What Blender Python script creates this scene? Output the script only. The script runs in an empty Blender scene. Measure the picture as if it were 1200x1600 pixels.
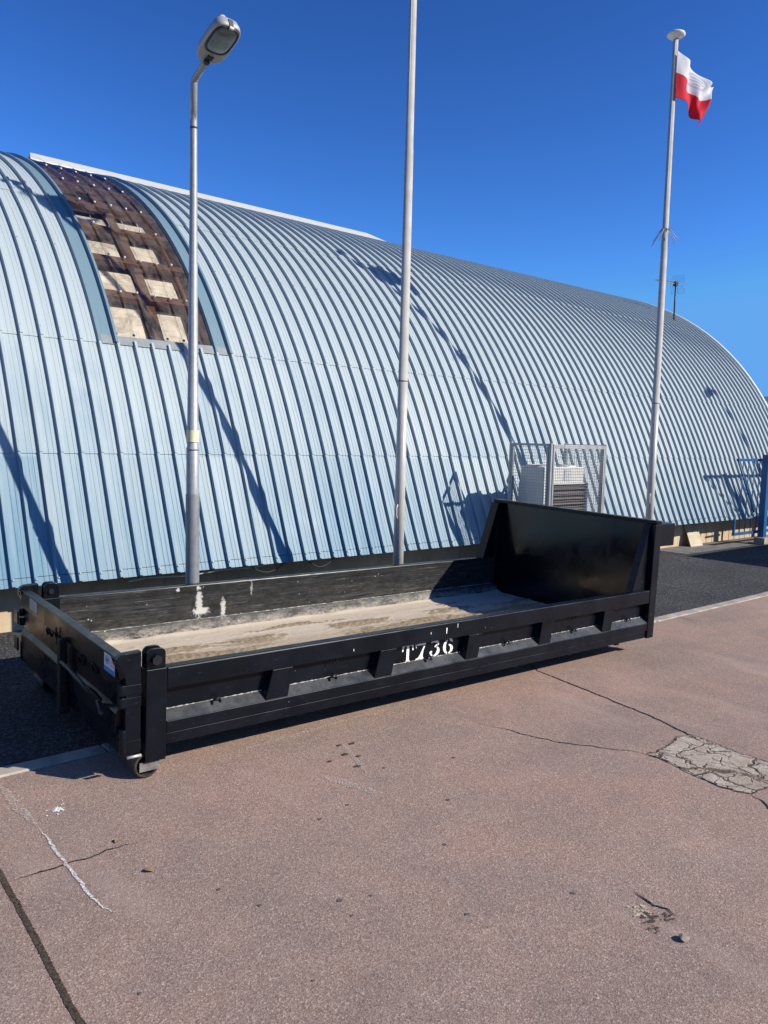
import bpy, bmesh, math, random
from mathutils import Vector, Matrix, Euler
random.seed(7)
S = bpy.context.scene
COL = S.collection
PI = math.pi

# ------------------------------------------------------------------ camera
cam_d = bpy.data.cameras.new('camera')
cam = bpy.data.objects.new('camera', cam_d)
COL.objects.link(cam)
cam_d.sensor_fit = 'VERTICAL'
cam_d.sensor_height = 36.0
cam_d.lens = 1239.4335 / 1600.0 * 36.0
cam_d.clip_end = 2000.0
cam_d.clip_start = 0.05
YAW, PITCH, ROLL = 0.70178906, -0.09097509, -0.02503368
fwd = Vector((math.sin(YAW)*math.cos(PITCH), math.cos(YAW)*math.cos(PITCH), math.sin(PITCH)))
r0 = Vector((math.cos(YAW), -math.sin(YAW), 0))
d0 = fwd.cross(r0)
right = r0*math.cos(ROLL) + d0*math.sin(ROLL)
down = fwd.cross(right)
cam.matrix_world = Matrix(((right.x, -down.x, -fwd.x, 0), (right.y, -down.y, -fwd.y, 0), (right.z, -down.z, -fwd.z, 2.2), (0, 0, 0, 1)))
S.camera = cam

# ------------------------------------------------------------------ sky and sun
SUN_DIR = Vector((1.007, -1.398, 1.0)).normalized()       # towards the sun
ELEV = math.asin(SUN_DIR.z)
AZ = math.atan2(SUN_DIR.x, SUN_DIR.y)
world = bpy.data.worlds.new('World')
S.world = world
world.use_nodes = True
wn = world.node_tree
for n in list(wn.nodes):
    wn.nodes.remove(n)
sky = wn.nodes.new('ShaderNodeTexSky')
sky.sky_type = 'NISHITA'
sky.sun_disc = False
sky.sun_elevation = ELEV
sky.sun_rotation = AZ
sky.air_density = 1.0
sky.dust_density = 0.3
sky.ozone_density = 3.0
hs = wn.nodes.new('ShaderNodeGamma')
hs.inputs['Gamma'].default_value = 1.7
tint = wn.nodes.new('ShaderNodeMix'); tint.data_type = 'RGBA'; tint.blend_type = 'MULTIPLY'
tint.inputs[0].default_value = 1.0
tint.inputs[7].default_value = (.225, .355, .485, 1)
bg = wn.nodes.new('ShaderNodeBackground')
bg.inputs['Strength'].default_value = 0.10
wo = wn.nodes.new('ShaderNodeOutputWorld')
wn.links.new(sky.outputs[0], hs.inputs['Color'])
wn.links.new(hs.outputs[0], tint.inputs[6])
cap_ = wn.nodes.new('ShaderNodeMix'); cap_.data_type = 'RGBA'; cap_.blend_type = 'DARKEN'
cap_.inputs[0].default_value = 1.0
cap_.inputs[7].default_value = (1.0, 3.05, 6.8, 1)
wn.links.new(tint.outputs[2], cap_.inputs[6])
wn.links.new(cap_.outputs[2], bg.inputs['Color'])
wn.links.new(bg.outputs[0], wo.inputs['Surface'])
sl = bpy.data.lights.new('sun', 'SUN')
sl.energy = 5.0
sl.angle = math.radians(0.5)
sl.color = (1.0, 0.945, 0.83)
so = bpy.data.objects.new('sun', sl)
COL.objects.link(so)
so.rotation_euler = SUN_DIR.to_track_quat('Z', 'Y').to_euler()
so.location = (0, -10, 20)
S.view_settings.view_transform = 'Standard'
S.view_settings.look = 'None'
S.view_settings.gamma = 1.0
S.view_settings.exposure = 0.35

# ------------------------------------------------------------------ helpers
class MB:
    """collects vertices and faces, then links them as ONE mesh object"""
    def __init__(s):
        s.v = []; s.f = []; s.m = []; s.sm = []
    def add(s, vs, fs, mi=0, smooth=False):
        o = len(s.v)
        s.v += [tuple(p) for p in vs]
        for f in fs:
            s.f.append(tuple(i+o for i in f)); s.m.append(mi); s.sm.append(smooth)
        return s
    def box(s, x0, x1, y0, y1, z0, z1, mi=0, M=None):
        vs = [Vector((x, y, z)) for z in (z0, z1) for y in (y0, y1) for x in (x0, x1)]
        if M is not None: vs = [M @ p for p in vs]
        return s.add(vs, [(0, 2, 3, 1), (4, 5, 7, 6), (0, 1, 5, 4), (2, 6, 7, 3), (0, 4, 6, 2), (1, 3, 7, 5)], mi)
    def prism(s, pts, axis, a, b, mi=0, M=None):
        """polygon pts in the two other axes (cyclic order), extruded along axis from a to b"""
        def P(p, t):
            q = {'x': (t, p[0], p[1]), 'y': (p[0], t, p[1]), 'z': (p[0], p[1], t)}[axis]
            q = Vector(q)
            return M @ q if M is not None else q
        n = len(pts)
        vs = [P(p, a) for p in pts] + [P(p, b) for p in pts]
        fs = [tuple(range(n-1, -1, -1)), tuple(range(n, 2*n))]
        fs += [(i, (i+1) % n, n+(i+1) % n, n+i) for i in range(n)]
        return s.add(vs, fs, mi)
    def tube(s, path, r, n=10, mi=0, caps=True, closed=False):
        path = [Vector(p) for p in path]
        k = len(path)
        rr = r if isinstance(r, (list, tuple)) else [r]*k
        vs = []; fs = []
        nrm = None
        for i in range(k):
            if closed: t = path[(i+1) % k]-path[i-1]
            else: t = path[min(i+1, k-1)]-path[max(i-1, 0)]
            t.normalize()
            if nrm is None:
                u = Vector((0, 0, 1)) if abs(t.z) < .9 else Vector((1, 0, 0))
                nrm = (u-t*u.dot(t)).normalized()
            else:
                nrm = (nrm-t*nrm.dot(t)).normalized()
            b = t.cross(nrm)
            for j in range(n):
                a = 2*PI*j/n
                vs.append(path[i]+(nrm*math.cos(a)+b*math.sin(a))*rr[i])
        for i in range(k if closed else k-1):
            i2 = (i+1) % k
            for j in range(n):
                j2 = (j+1) % n
                fs.append((i*n+j, i*n+j2, i2*n+j2, i2*n+j))
        s.add(vs, fs, mi, True)
        if caps and not closed:
            o = len(s.v)-len(vs)
            s.f.append(tuple(o+j for j in range(n-1, -1, -1))); s.m.append(mi); s.sm.append(False)
            s.f.append(tuple(o+(k-1)*n+j for j in range(n))); s.m.append(mi); s.sm.append(False)
        return s
    def lathe(s, prof, n=24, mi=0, M=None):
        vs = []; fs = []
        for r, z in prof:
            for j in range(n):
                a = 2*PI*j/n
                p = Vector((r*math.cos(a), r*math.sin(a), z))
                vs.append(M @ p if M is not None else p)
        for i in range(len(prof)-1):
            for j in range(n):
                j2 = (j+1) % n
                fs.append((i*n+j, i*n+j2, (i+1)*n+j2, (i+1)*n+j))
        return s.add(vs, fs, mi, True)
    def build(s, name, mats, parent=None, loc=None, rot=None, bevel=0, recalc=True):
        me = bpy.data.meshes.new(name)
        me.from_pydata(s.v, [], s.f)
        me.polygons.foreach_set('material_index', s.m)
        me.polygons.foreach_set('use_smooth', s.sm)
        if not isinstance(mats, (list, tuple)): mats = [mats]
        for m in mats: me.materials.append(m)
        if recalc:
            bm = bmesh.new(); bm.from_mesh(me)
            bmesh.ops.recalc_face_normals(bm, faces=bm.faces)
            bm.to_mesh(me); bm.free()
        me.update()
        o = bpy.data.objects.new(name, me)
        COL.objects.link(o)
        if parent is not None: o.parent = parent
        if loc is not None: o.location = loc
        if rot is not None: o.rotation_euler = rot
        if bevel:
            b = o.modifiers.new('bevel', 'BEVEL'); b.width = bevel; b.segments = 2; b.limit_method = 'ANGLE'; b.angle_limit = math.radians(35)
        return o

def tag(o, label=None, cat=None, group=None, kind=None):
    if label: o['label'] = label
    if cat: o['category'] = cat
    if group: o['group'] = group
    if kind: o['kind'] = kind
    return o
def empty(name, loc=(0, 0, 0), rot=(0, 0, 0)):
    o = bpy.data.objects.new(name, None)
    o.empty_display_size = .2
    COL.objects.link(o); o.location = loc; o.rotation_euler = rot
    return o
def copy_tree(o, parent=None):
    c = o.copy(); COL.objects.link(c)
    if parent is not None: c.parent = parent
    for ch in list(o.children): copy_tree(ch, c)
    return c

# ------------------------------------------------------------------ materials
class NT:
    def __init__(s, name):
        s.mat = bpy.data.materials.new(name)
        s.mat.use_nodes = True
        s.t = s.mat.node_tree
        s.b = s.t.nodes['Principled BSDF']
        s.out = s.t.nodes['Material Output']
        s._c = {}
    def node(s, typ, **kw):
        n = s.t.nodes.new('ShaderNode'+typ)
        for k, v in kw.items(): setattr(n, k, v)
        return n
    def put(s, sock, v):
        if hasattr(v, 'is_output'): s.t.links.new(v, sock)
        elif isinstance(v, (tuple, list)) and len(v) == 3 and sock.type == 'RGBA': sock.default_value = (*v, 1)
        else: sock.default_value = v
    def co(s, kind='Object'):
        if 'tc' not in s._c: s._c['tc'] = s.node('TexCoord')
        return s._c['tc'].outputs[kind]
    def mapping(s, vec, scale=(1, 1, 1), loc=(0, 0, 0), rot=(0, 0, 0)):
        n = s.node('Mapping'); s.put(n.inputs[0], vec)
        n.inputs['Scale'].default_value = scale; n.inputs['Location'].default_value = loc; n.inputs['Rotation'].default_value = rot
        return n.outputs[0]
    def noise(s, vec, scale, detail=4, rough=.55, dist=0.0):
        n = s.node('TexNoise'); s.put(n.inputs['Vector'], vec)
        n.inputs['Scale'].default_value = scale; n.inputs['Detail'].default_value = detail
        n.inputs['Roughness'].default_value = rough; n.inputs['Distortion'].default_value = dist
        return n.outputs[0]
    def vor(s, vec, scale, feature='F1', out='Distance', rnd=1.0):
        n = s.node('TexVoronoi'); n.feature = feature; s.put(n.inputs['Vector'], vec)
        n.inputs['Scale'].default_value = scale; n.inputs['Randomness'].default_value = rnd
        return n.outputs[out]
    def ramp(s, fac, stops):
        n = s.node('ValToRGB'); s.put(n.inputs[0], fac)
        e = n.color_ramp.elements
        while len(e) < len(stops): e.new(.5)
        for i, (p, c) in enumerate(stops):
            e[i].position = p
            e[i].color = (c, c, c, 1) if isinstance(c, (int, float)) else (*c, 1)
        return n.outputs[0]
    def mix(s, fac, a, b, mode='MIX'):
        n = s.node('Mix'); n.data_type = 'RGBA'; n.blend_type = mode
        s.put(n.inputs[0], fac); s.put(n.inputs[6], a); s.put(n.inputs[7], b)
        return n.outputs[2]
    def math(s, op, a, b=0.0, c=0.0):
        n = s.node('Math'); n.operation = op
        s.put(n.inputs[0], a); s.put(n.inputs[1], b); s.put(n.inputs[2], c)
        return n.outputs[0]
    def sep(s, vec):
        n = s.node('SeparateXYZ'); s.put(n.inputs[0], vec); return n.outputs
    def comb(s, x, y, z):
        n = s.node('CombineXYZ'); s.put(n.inputs[0], x); s.put(n.inputs[1], y); s.put(n.inputs[2], z); return n.outputs[0]
    def bump(s, h, strength=.3, dist=.01):
        n = s.node('Bump'); n.inputs['Strength'].default_value = strength; n.inputs['Distance'].default_value = dist
        s.put(n.inputs['Height'], h); s.t.links.new(n.outputs[0], s.b.inputs['Normal']); return n
    def set(s, **kw):
        for k, v in kw.items(): s.put(s.b.inputs[{'base': 'Base Color', 'rough': 'Roughness', 'metal': 'Metallic', 'spec': 'Specular IOR Level', 'alpha': 'Alpha', 'coat': 'Coat Weight', 'trans': 'Transmission Weight'}[k]], v)
        return s.mat
    def cut(s, mask):
        """mask 0 lets what lies below show through (worn paint, crumbling edges)"""
        tr = s.node('BsdfTransparent'); mx = s.node('MixShader')
        s.put(mx.inputs[0], mask); s.t.links.new(tr.outputs[0], mx.inputs[1]); s.t.links.new(s.b.outputs[0], mx.inputs[2])
        s.t.links.new(mx.outputs[0], s.out.inputs['Surface'])
        return s.mat

def plain(name, col, rough=.5, metal=0.0, var=.12, scale=8, spec=.5, bump=0.0):
    t = NT(name)
    n = t.noise(t.co(), scale, 5, .6)
    lo = tuple(c*(1-var) for c in col); hi = tuple(min(1, c*(1+var)) for c in col)
    c = t.ramp(n, [(.3, lo), (.7, hi)])
    r = t.ramp(n, [(.3, max(.02, rough-.06)), (.7, min(1, rough+.08))])
    t.set(base=c, rough=r, metal=metal, spec=spec)
    if bump: t.bump(t.noise(t.co(), scale*12, 3), bump, .004)
    return t.mat

def m_pavement():
    t = NT('red_pavement')
    p = t.co()
    agg = t.vor(p, 150, 'F1', 'Color')                      # stones of the aggregate, one tone each
    av = t.sep(agg)[0]
    stone = t.ramp(av, [(0.0, (.105, .071, .057)), (.16, (.25, .160, .124)), (.6, (.365, .258, .207)), (.9, (.485, .365, .303)), (1.0, (.74, .61, .52))])
    fine = t.noise(p, 260, 3, .75)
    stone = t.mix(.45, stone, t.ramp(fine, [(.32, (.17, .115, .088)), (.68, (.50, .365, .295))]))
    patch = t.ramp(t.noise(p, .55, 5, .6, .6), [(.30, (.85, .87, .89)), (.50, (1, 1, 1)), (.70, (1.12, 1.02, .98))])
    patch2 = t.ramp(t.noise(p, 2.3, 6, .65, .4), [(.3, (.86, .88, .92)), (.6, (1.04, 1.0, .99))])
    c = t.mix(1.0, stone, patch, 'MULTIPLY')
    c = t.mix(1.0, c, patch2, 'MULTIPLY')
    lane = t.ramp(t.noise(t.mapping(p, (.22, 1.1, 1), (0, 0, 0), (0, 0, .5)), 1.0, 4, .55, .4), [(.42, .0), (.68, .38)])
    c = t.mix(lane, c, t.mix(1.0, c, (.74, .755, .77), 'MULTIPLY'))  # greyer worn lanes where wheels pass
    st = t.ramp(t.noise(t.mapping(p, (1, .25, 1)), 1.6, 4, .6), [(.58, 0.0), (.75, .35)])
    c = t.mix(st, c, (.50, .385, .32))                       # pale scuffed drag streaks
    oil = t.ramp(t.noise(p, 1.25, 5, .6, .3), [(.66, 0.0), (.78, .40)])
    c = t.mix(oil, c, (.10, .085, .08))                     # old oil stains
    grit = t.math('MULTIPLY', t.ramp(t.vor(p, 36, 'F1', 'Distance'), [(.10, 1.0), (.17, 0.0)]), t.ramp(t.noise(p, 3.3, 3), [(.52, 0.0), (.60, .8)]))
    c = t.mix(grit, c, t.mix(t.sep(t.vor(p, 36, 'F1', 'Color'))[1], (.07, .055, .05), (.75, .66, .57)))
    t.set(base=c, rough=.92, spec=.2)
    h = t.mix(.5, t.vor(p, 150, 'F1', 'Distance'), fine)
    t.bump(h, .62, .005)
    return t.mat
def m_asphalt(name='dark_asphalt', k=1.0):
    t = NT(name)
    p = t.co()
    c = t.ramp(t.sep(t.vor(p, 80, 'F1', 'Color'))[0], [(0, tuple(k*v for v in (.022, .022, .024))), (.7, tuple(k*v for v in (.052, .052, .055))), (1, tuple(k*v for v in (.16, .155, .15)))])
    q = t.ramp(t.noise(p, .8, 5, .6), [(.3, .8), (.7, 1.25)])
    c = t.mix(1.0, c, q, 'MULTIPLY')
    t.set(base=c, rough=.93, spec=.15)
    t.bump(t.vor(p, 80, 'F1', 'Distance'), .6, .006)
    return t.mat
def m_roof(name, pale, blue, gloss=.52):
    t = NT(name)
    uv = t.co('UV')
    u, v, _ = t.sep(uv)
    cell = t.math('FLOOR', t.math('DIVIDE', u, .2295*4))
    row = t.math('FLOOR', t.math('DIVIDE', v, 1.46))
    w = t.node('TexWhiteNoise'); w.noise_dimensions = '2D'
    t.put(w.inputs['Vector'], t.comb(cell, row, 0.0))
    rnd = w.outputs[0]
    streak = t.noise(t.mapping(uv, (26, .7, 1)), 1.0, 5, .62)
    blot = t.noise(t.mapping(uv, (1.2, .8, 1)), 1.3, 5, .6, .8)
    up = t.math('MULTIPLY', t.math('SUBTRACT', v, 1.0), .19)   # the upper courses are more weathered
    along = t.math('MULTIPLY', t.math('MINIMUM', t.math('MAXIMUM', t.math('SUBTRACT', u, 4.0), 0.0), 11.0), .030)   # sheets get paler towards the far end
    up = t.math('ADD', up, along)
    f = t.math('ADD', t.math('ADD', t.math('MULTIPLY', streak, .75), t.math('MULTIPLY', blot, .55)), t.math('ADD', t.math('MULTIPLY', rnd, .30), up))
    c = t.ramp(t.math('SUBTRACT', f, .42), [(.1, blue), (.75, pale)])
    warm = t.ramp(t.noise(t.mapping(uv, (3.0, .25, 1)), 1.0, 3, .5), [(.60, 0.0), (.78, .35)])
    c = t.mix(warm, c, (.40, .39, .345))
    runs = t.ramp(t.noise(t.mapping(uv, (13, .30, 1)), 1.0, 5, .65), [(.58, 0.0), (.74, .5)])
    c = t.mix(runs, c, (.20, .235, .245))                   # long dirt runs down the sheets
    dirt = t.ramp(t.noise(uv, 9, 6, .7), [(.62, 0.0), (.8, .45)])
    c = t.mix(dirt, c, (.24, .25, .245))
    r = t.ramp(blot, [(.3, gloss-.07), (.7, gloss+.10)])
    t.set(base=c, rough=r, metal=0.0, spec=.28)
    t.bump(t.noise(uv, 2.2, 4, .6, .5), .22, .03)           # slight buckles in the sheets
    return t.mat
def m_steel_black(name='black_paint', spec=.26, base=(.0026, .0042, .0078), rough=.27, dust=.0, scratch=.22):
    t = NT(name)
    p = t.co()
    big = t.noise(p, 3.5, 5, .6, .5)
    c = t.ramp(big, [(.3, tuple(v*.8 for v in base)), (.75, tuple(v*1.5 for v in base))])
    sc = t.ramp(t.noise(t.mapping(p, (3, 40, 40)), 2.2, 6, .75), [(.68, 0.0), (.80, scratch)])
    c = t.mix(sc, c, (.07, .072, .078))
    scu = t.ramp(t.noise(t.mapping(p, (5, 5, 16), (2, 0, 1), (.3, .2, .5)), 3.0, 8, .8), [(.60, 0.0), (.68, .6)])
    c = t.mix(scu, c, (.045, .047, .052))                   # dull scuffs
    sp = t.ramp(t.vor(p, 15, 'F1', 'Distance'), [(.030, .85), (.055, 0.0)])
    spm = t.ramp(t.noise(p, 2.1, 2), [(.55, 0.0), (.62, 1.0)])
    c = t.mix(t.math('MULTIPLY', sp, spm), c, (.38, .38, .36))     # flecks of paint and mortar
    if dust:
        d = t.ramp(t.noise(p, 9, 7, .75), [(.35, 0.0), (.75, dust)])
        c = t.mix(d, c, (.155, .145, .13))
    t.set(base=c, rough=t.ramp(big, [(.3, rough-.08), (.75, rough+.16)]), spec=spec)
    return t.mat
def m_inner_wall():
    t = NT('scratched_black_inside')
    p = t.co()
    x, y, z = t.sep(p)
    base = t.ramp(t.noise(p, 4, 5), [(.3, (.005, .0055, .007)), (.75, (.012, .013, .015))])
    sc = t.ramp(t.noise(t.mapping(p, (.55, 1, 24)), 1.6, 9, .82), [(.53, 0.0), (.64, .75)])
    c = t.mix(sc, base, (.055, .056, .060))
    sc2 = t.ramp(t.noise(t.mapping(p, (1.6, 1, 70), (4, 0, 2)), 1.6, 5, .8), [(.60, 0.0), (.68, .85)])
    c = t.mix(sc2, c, (.24, .24, .235))
    low = t.ramp(z, [(.165, 1.0), (.20, .72), (.262, .16), (.30, .10), (.60, .03)])
    dn = t.ramp(t.noise(t.mapping(p, (.6, 1, 1.6)), 11, 9, .85), [(.42, 0.0), (.60, 1.0)])
    c = t.mix(t.math('MULTIPLY', low, dn), c, (.42, .36, .29))       # dried mud splashed up from the floor
    fl = t.ramp(t.vor(t.mapping(p, (1, 1, 1)), 13, 'F1', 'Distance'), [(.05, .9), (.10, 0.0)])
    fm = t.ramp(t.noise(p, 3.1, 3), [(.52, 0.0), (.6, 1.0)])
    c = t.mix(t.math('MULTIPLY', fl, fm), c, (.5, .5, .48))
    jag = t.noise(p, 34, 8, .8)
    for (cx, cz, rx, rz, k) in ((1.43, .42, .038, .15, .9), (1.45, .345, .10, .045, .95), (1.69, .35, .028, .115, .9), (2.0, .52, .014, .07, .5), (1.22, .575, .02, .02, .9), (1.42, .575, .018, .03, .9)):
        dx = t.math('DIVIDE', t.math('SUBTRACT', x, cx), rx); dz = t.math('DIVIDE', t.math('SUBTRACT', z, cz), rz)
        d = t.math('SQRT', t.math('ADD', t.math('MULTIPLY', dx, dx), t.math('MULTIPLY', dz, dz)))
        d = t.math('ADD', d, t.math('MULTIPLY', t.math('SUBTRACT', jag, .5), 3.2))
        c = t.mix(t.ramp(d, [(.6, k), (1.15, 0.0)]), c, (.52, .50, .46))
    t.set(base=c, rough=.55, spec=.22)
    return t.mat
def m_mud(name='dried_mud'):
    t = NT(name)
    p = t.co()
    x, y, z = t.sep(p)
    big = t.noise(t.mapping(p, (.5, 2.0, 1)), 2.2, 7, .68, .4)
    c = t.ramp(big, [(.34, (.34, .27, .195)), (.50, (.45, .36, .265)), (.66, (.53, .44, .335))])
    far = t.ramp(t.math('ADD', t.math('DIVIDE', y, 2.4), t.math('MULTIPLY', t.math('SUBTRACT', t.noise(t.mapping(p, (.8, 3, 1)), 2.0, 6, .7), .5), .35)), [(.62, 0.0), (.76, .85)])
    c = t.mix(far, c, (.66, .565, .445))                    # pale washed silt towards the far wall
    lines = t.ramp(t.noise(t.mapping(p, (.35, 16, 1), (1, 4, 0)), 1.6, 6, .7), [(.56, 0.0), (.66, .55)])
    c = t.mix(lines, c, (.30, .235, .165))                  # scraped streaks along the floor
    ca = t.node('Attribute'); ca.attribute_name = 'crumb'
    g = t.noise(p, 75, 5, .85)
    cr = t.ramp(t.math('ADD', ca.outputs['Fac'], t.math('MULTIPLY', t.math('SUBTRACT', g, .5), .5)), [(.18, 0.0), (.48, .95)])
    c = t.mix(cr, c, t.ramp(g, [(.35, (.10, .066, .034)), (.65, (.36, .265, .16))]))
    c = t.mix(.30, c, t.ramp(g, [(.3, (.26, .195, .13)), (.7, (.60, .50, .375))]))
    spk = t.math('MULTIPLY', t.ramp(t.vor(p, 30, 'F1', 'Distance'), [(.10, 1.0), (.18, 0.0)]), t.ramp(t.noise(p, 2.2, 4), [(.56, 0.0), (.62, .9)]))
    c = t.mix(spk, c, (.10, .07, .045))
    t.set(base=c, rough=.97, spec=.08)
    t.bump(t.mix(.5, big, g), .6, .012)
    return t.mat
def m_worn_paint(name, col, scale=55, thr=(.44, .56), rough=.8):
    t = NT(name)
    p = t.co()
    t.set(base=col, rough=rough, spec=.25)
    return t.cut(t.ramp(t.noise(p, scale, 4, .75), [(thr[0], 0.0), (thr[1], 1.0)]))
def m_concrete_patch():
    t = NT('crumbling_concrete')
    p = t.co()
    n = t.noise(p, 6, 8, .72, .4)
    c = t.ramp(n, [(.28, (.32, .24, .18)), (.46, (.55, .45, .36)), (.64, (.72, .63, .53))])
    g = t.noise(p, 120, 4, .85)
    c = t.mix(.4, c, t.ramp(g, [(.3, (.20, .15, .11)), (.7, (.62, .52, .43))]))
    q = t.mix(.16, p, t.colnoise(p, 4.5)); q = t.mix(.03, q, t.colnoise(p, 28))
    flat = t.mapping(q, (1, 1, 0))
    e1 = t.vor(flat, 3.1, 'DISTANCE_TO_EDGE'); e2 = t.vor(t.mapping(flat, (1, 1, 1), (3.3, 1.7, 0)), 8.5, 'DISTANCE_TO_EDGE')
    gap = t.noise(p, 11, 3)
    k1 = t.ramp(t.math('ADD', e1, t.math('MULTIPLY', t.math('SUBTRACT', gap, .5), .07)), [(.002, .9), (.024, 0.0)])
    k2 = t.math('MULTIPLY', t.ramp(e2, [(.003, .85), (.035, 0.0)]), t.ramp(gap, [(.40, 0.0), (.52, 1.0)]))
    k = t.math('MAXIMUM', k1, k2)
    c = t.mix(k, c, (.085, .062, .044))
    pk = t.ramp(t.noise(p, 3.4, 6, .7, .5), [(.48, 0.0), (.66, .55)])
    c = t.mix(pk, c, (.29, .205, .152))                      # film of red pavement dust
    moss = t.ramp(t.noise(p, 4, 5), [(.60, 0.0), (.74, .55)])
    c = t.mix(moss, c, (.17, .15, .075))
    t.set(base=c, rough=.96, spec=.15)
    h = t.math('ADD', t.math('MULTIPLY', t.math('SUBTRACT', 1.0, k), .6), t.math('ADD', t.math('MULTIPLY', n, .8), t.math('MULTIPLY', g, .25)))
    t.bump(h, 1.0, .03)
    return t.mat
def _colnoise(s, vec, scale):
    n = s.node('TexNoise'); s.put(n.inputs['Vector'], vec); n.inputs['Scale'].default_value = scale
    return n.outputs['Color']
NT.colnoise = _colnoise
def m_galv(name='galvanised_steel', col=(.42, .44, .46), rough=.45, metal=.55):
    t = NT(name)
    p = t.co()
    a = t.noise(t.mapping(p, (1, 1, .25)), 9, 6, .65)
    sp = t.sep(t.vor(p, 26, 'F1', 'Color'))[0]
    c = t.mix(.3, t.ramp(a, [(.3, tuple(v*.72 for v in col)), (.7, tuple(v*1.15 for v in col))]), t.ramp(sp, [(0, tuple(v*.7 for v in col)), (1, tuple(v*1.2 for v in col))]))
    t.set(base=c, rough=t.ramp(a, [(.3, rough-.08), (.7, rough+.12)]), metal=metal)
    return t.mat
def m_wood(name, a, b):
    t = NT(name)
    p = t.co()
    g = t.noise(t.mapping(p, (2.5, 14, 14)), 1.6, 6, .7, .6)
    bl = t.noise(p, 3, 4)
    c = t.mix(.35, t.ramp(g, [(.3, a), (.7, b)]), t.ramp(bl, [(.3, a), (.7, b)]))
    t.set(base=c, rough=.8, spec=.25)
    t.bump(g, .25, .006)
    return t.mat
def m_tan_wall():
    t = NT('tan_render')
    p = t.co()
    a = t.noise(p, 2.5, 6, .65)
    c = t.ramp(a, [(.3, (.42, .30, .19)), (.7, (.60, .47, .32))])
    c = t.mix(t.ramp(t.noise(t.mapping(p, (8, 8, 1)), 1.2, 5, .7), [(.55, 0.0), (.8, .5)]), c, (.22, .17, .12))
    t.set(base=c, rough=.92, spec=.2)
    t.bump(t.noise(p, 40, 5, .7), .35, .01)
    return t.mat
def m_clear():
    t = NT('clear_corrugated_plastic')
    p = t.co()
    gl = t.node('BsdfGlossy'); gl.inputs['Roughness'].default_value = .12
    tr = t.node('BsdfTransparent'); tr.inputs[0].default_value = (.88, .85, .82, 1)
    df = t.node('BsdfDiffuse'); df.inputs[0].default_value = (.30, .25, .215, 1)
    fr = t.node('Fresnel'); fr.inputs['IOR'].default_value = 1.45
    grime_shade = t.ramp(t.noise(t.mapping(p, (2, 1, 1), (0, 0, 0), (0, 0, .3)), 2.2, 8, .72, .8), [(.38, .03), (.74, .42)])  # grime on the sheet, with blotches painted in for irregular shadow
    m1 = t.node('MixShader'); t.put(m1.inputs[0], grime_shade); t.t.links.new(tr.outputs[0], m1.inputs[1]); t.t.links.new(df.outputs[0], m1.inputs[2])
    m2 = t.node('MixShader'); t.put(m2.inputs[0], fr.outputs[0]); t.t.links.new(m1.outputs[0], m2.inputs[1]); t.t.links.new(gl.outputs[0], m2.inputs[2])
    t.t.links.new(m2.outputs[0], t.out.inputs['Surface'])
    return t.mat

MAT = {}
MAT['pave'] = m_pavement()
MAT['asphalt'] = m_asphalt()
MAT['asphalt_grey'] = m_asphalt('worn_grey_asphalt', 2.3)
MAT['kerb'] = plain('kerb_concrete', (.36, .315, .265), .9, 0, .3, 5, .2, .5)
MAT['roof'] = m_roof('blue_roof_sheet', (.350, .406, .428), (.100, .202, .286))
MAT['flash'] = m_roof('blue_flashing', (.145, .225, .275), (.065, .135, .19), .4)
MAT['black'] = m_steel_black()
MAT['black_lit_dust'] = m_steel_black('lit_dusty_black_paint', .6, (.020, .022, .028), .36, .5, .3)  # lighter dusty paint: the ledge's sunlit brightness is put into this colour
MAT['black_gloss'] = m_steel_black('glossy_black_paint', .5, (.0022, .0034, .0068), .15, 0, .05)
MAT['black_matt'] = m_steel_black('matt_black_iron', .25, (.006, .006, .007), .6, .06, .1)
MAT['inner'] = m_inner_wall()
MAT['mud'] = m_mud()
MAT['galv'] = m_galv('galvanised_steel', (.33, .34, .35), .48, .3)
MAT['galv_dark'] = m_galv('weathered_steel', (.15, .165, .18), .5, .3)
MAT['white_pole'] = plain('white_pole_paint', (.47, .445, .40), .35, 0, .1, 6)
MAT['white'] = plain('white_enamel', (.62, .605, .56), .45, 0, .06, 10)
MAT['stencil'] = m_worn_paint('white_stencil_paint', (.86, .85, .82), 38, (.22, .34), .6)
MAT['tan'] = m_tan_wall()
MAT['wood'] = m_wood('dark_brown_timber', (.05, .024, .016), (.17, .082, .052))
MAT['ply'] = m_wood('weathered_plywood', (.36, .29, .20), (.62, .53, .41))
def m_board():
    t = NT('blotch_shaded_board')
    p = t.co()
    a = t.noise(p, 3.2, 7, .7, 1.2)
    c = t.ramp(a, [(.30, (.32, .30, .26)), (.42, (.62, .58, .49)), (.56, (.86, .81, .69))])  # grey blotches put irregular shadow on the boards into the colour
    l = t.ramp(t.noise(t.mapping(p, (1, 6, 6)), 3.0, 4, .6), [(.55, 0.0), (.62, .5)])
    c = t.mix(l, c, (.45, .38, .29))
    t.set(base=c, rough=.85, spec=.2)
    return t.mat
MAT['beige'] = m_board()
MAT['dark_lining'] = plain('dark_lining', (.06, .035, .026), .85, 0, .4, 4)
MAT['clear'] = m_clear()
MAT['blue'] = plain('blue_gate_paint', (.006, .085, .23), .4, 0, .2, 6)
MAT['blue_pale'] = plain('pale_blue_fence', (.42, .66, .80), .5, 0, .15, 5)
MAT['iron'] = plain('worn_iron', (.05, .05, .05), .55, .2, .4, 20)
MAT['rust'] = plain('rust', (.24, .09, .04), .85, 0, .4, 30)
MAT['cream'] = plain('cream_sticker', (.72, .66, .42), .6, 0, .08, 20)
MAT['crack'] = m_asphalt('crack_filling_dirt', .55)
MAT['joint'] = plain('earthy_joint', (.10, .075, .056), .95, 0, .75, 70, .1, 1.0)
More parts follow.
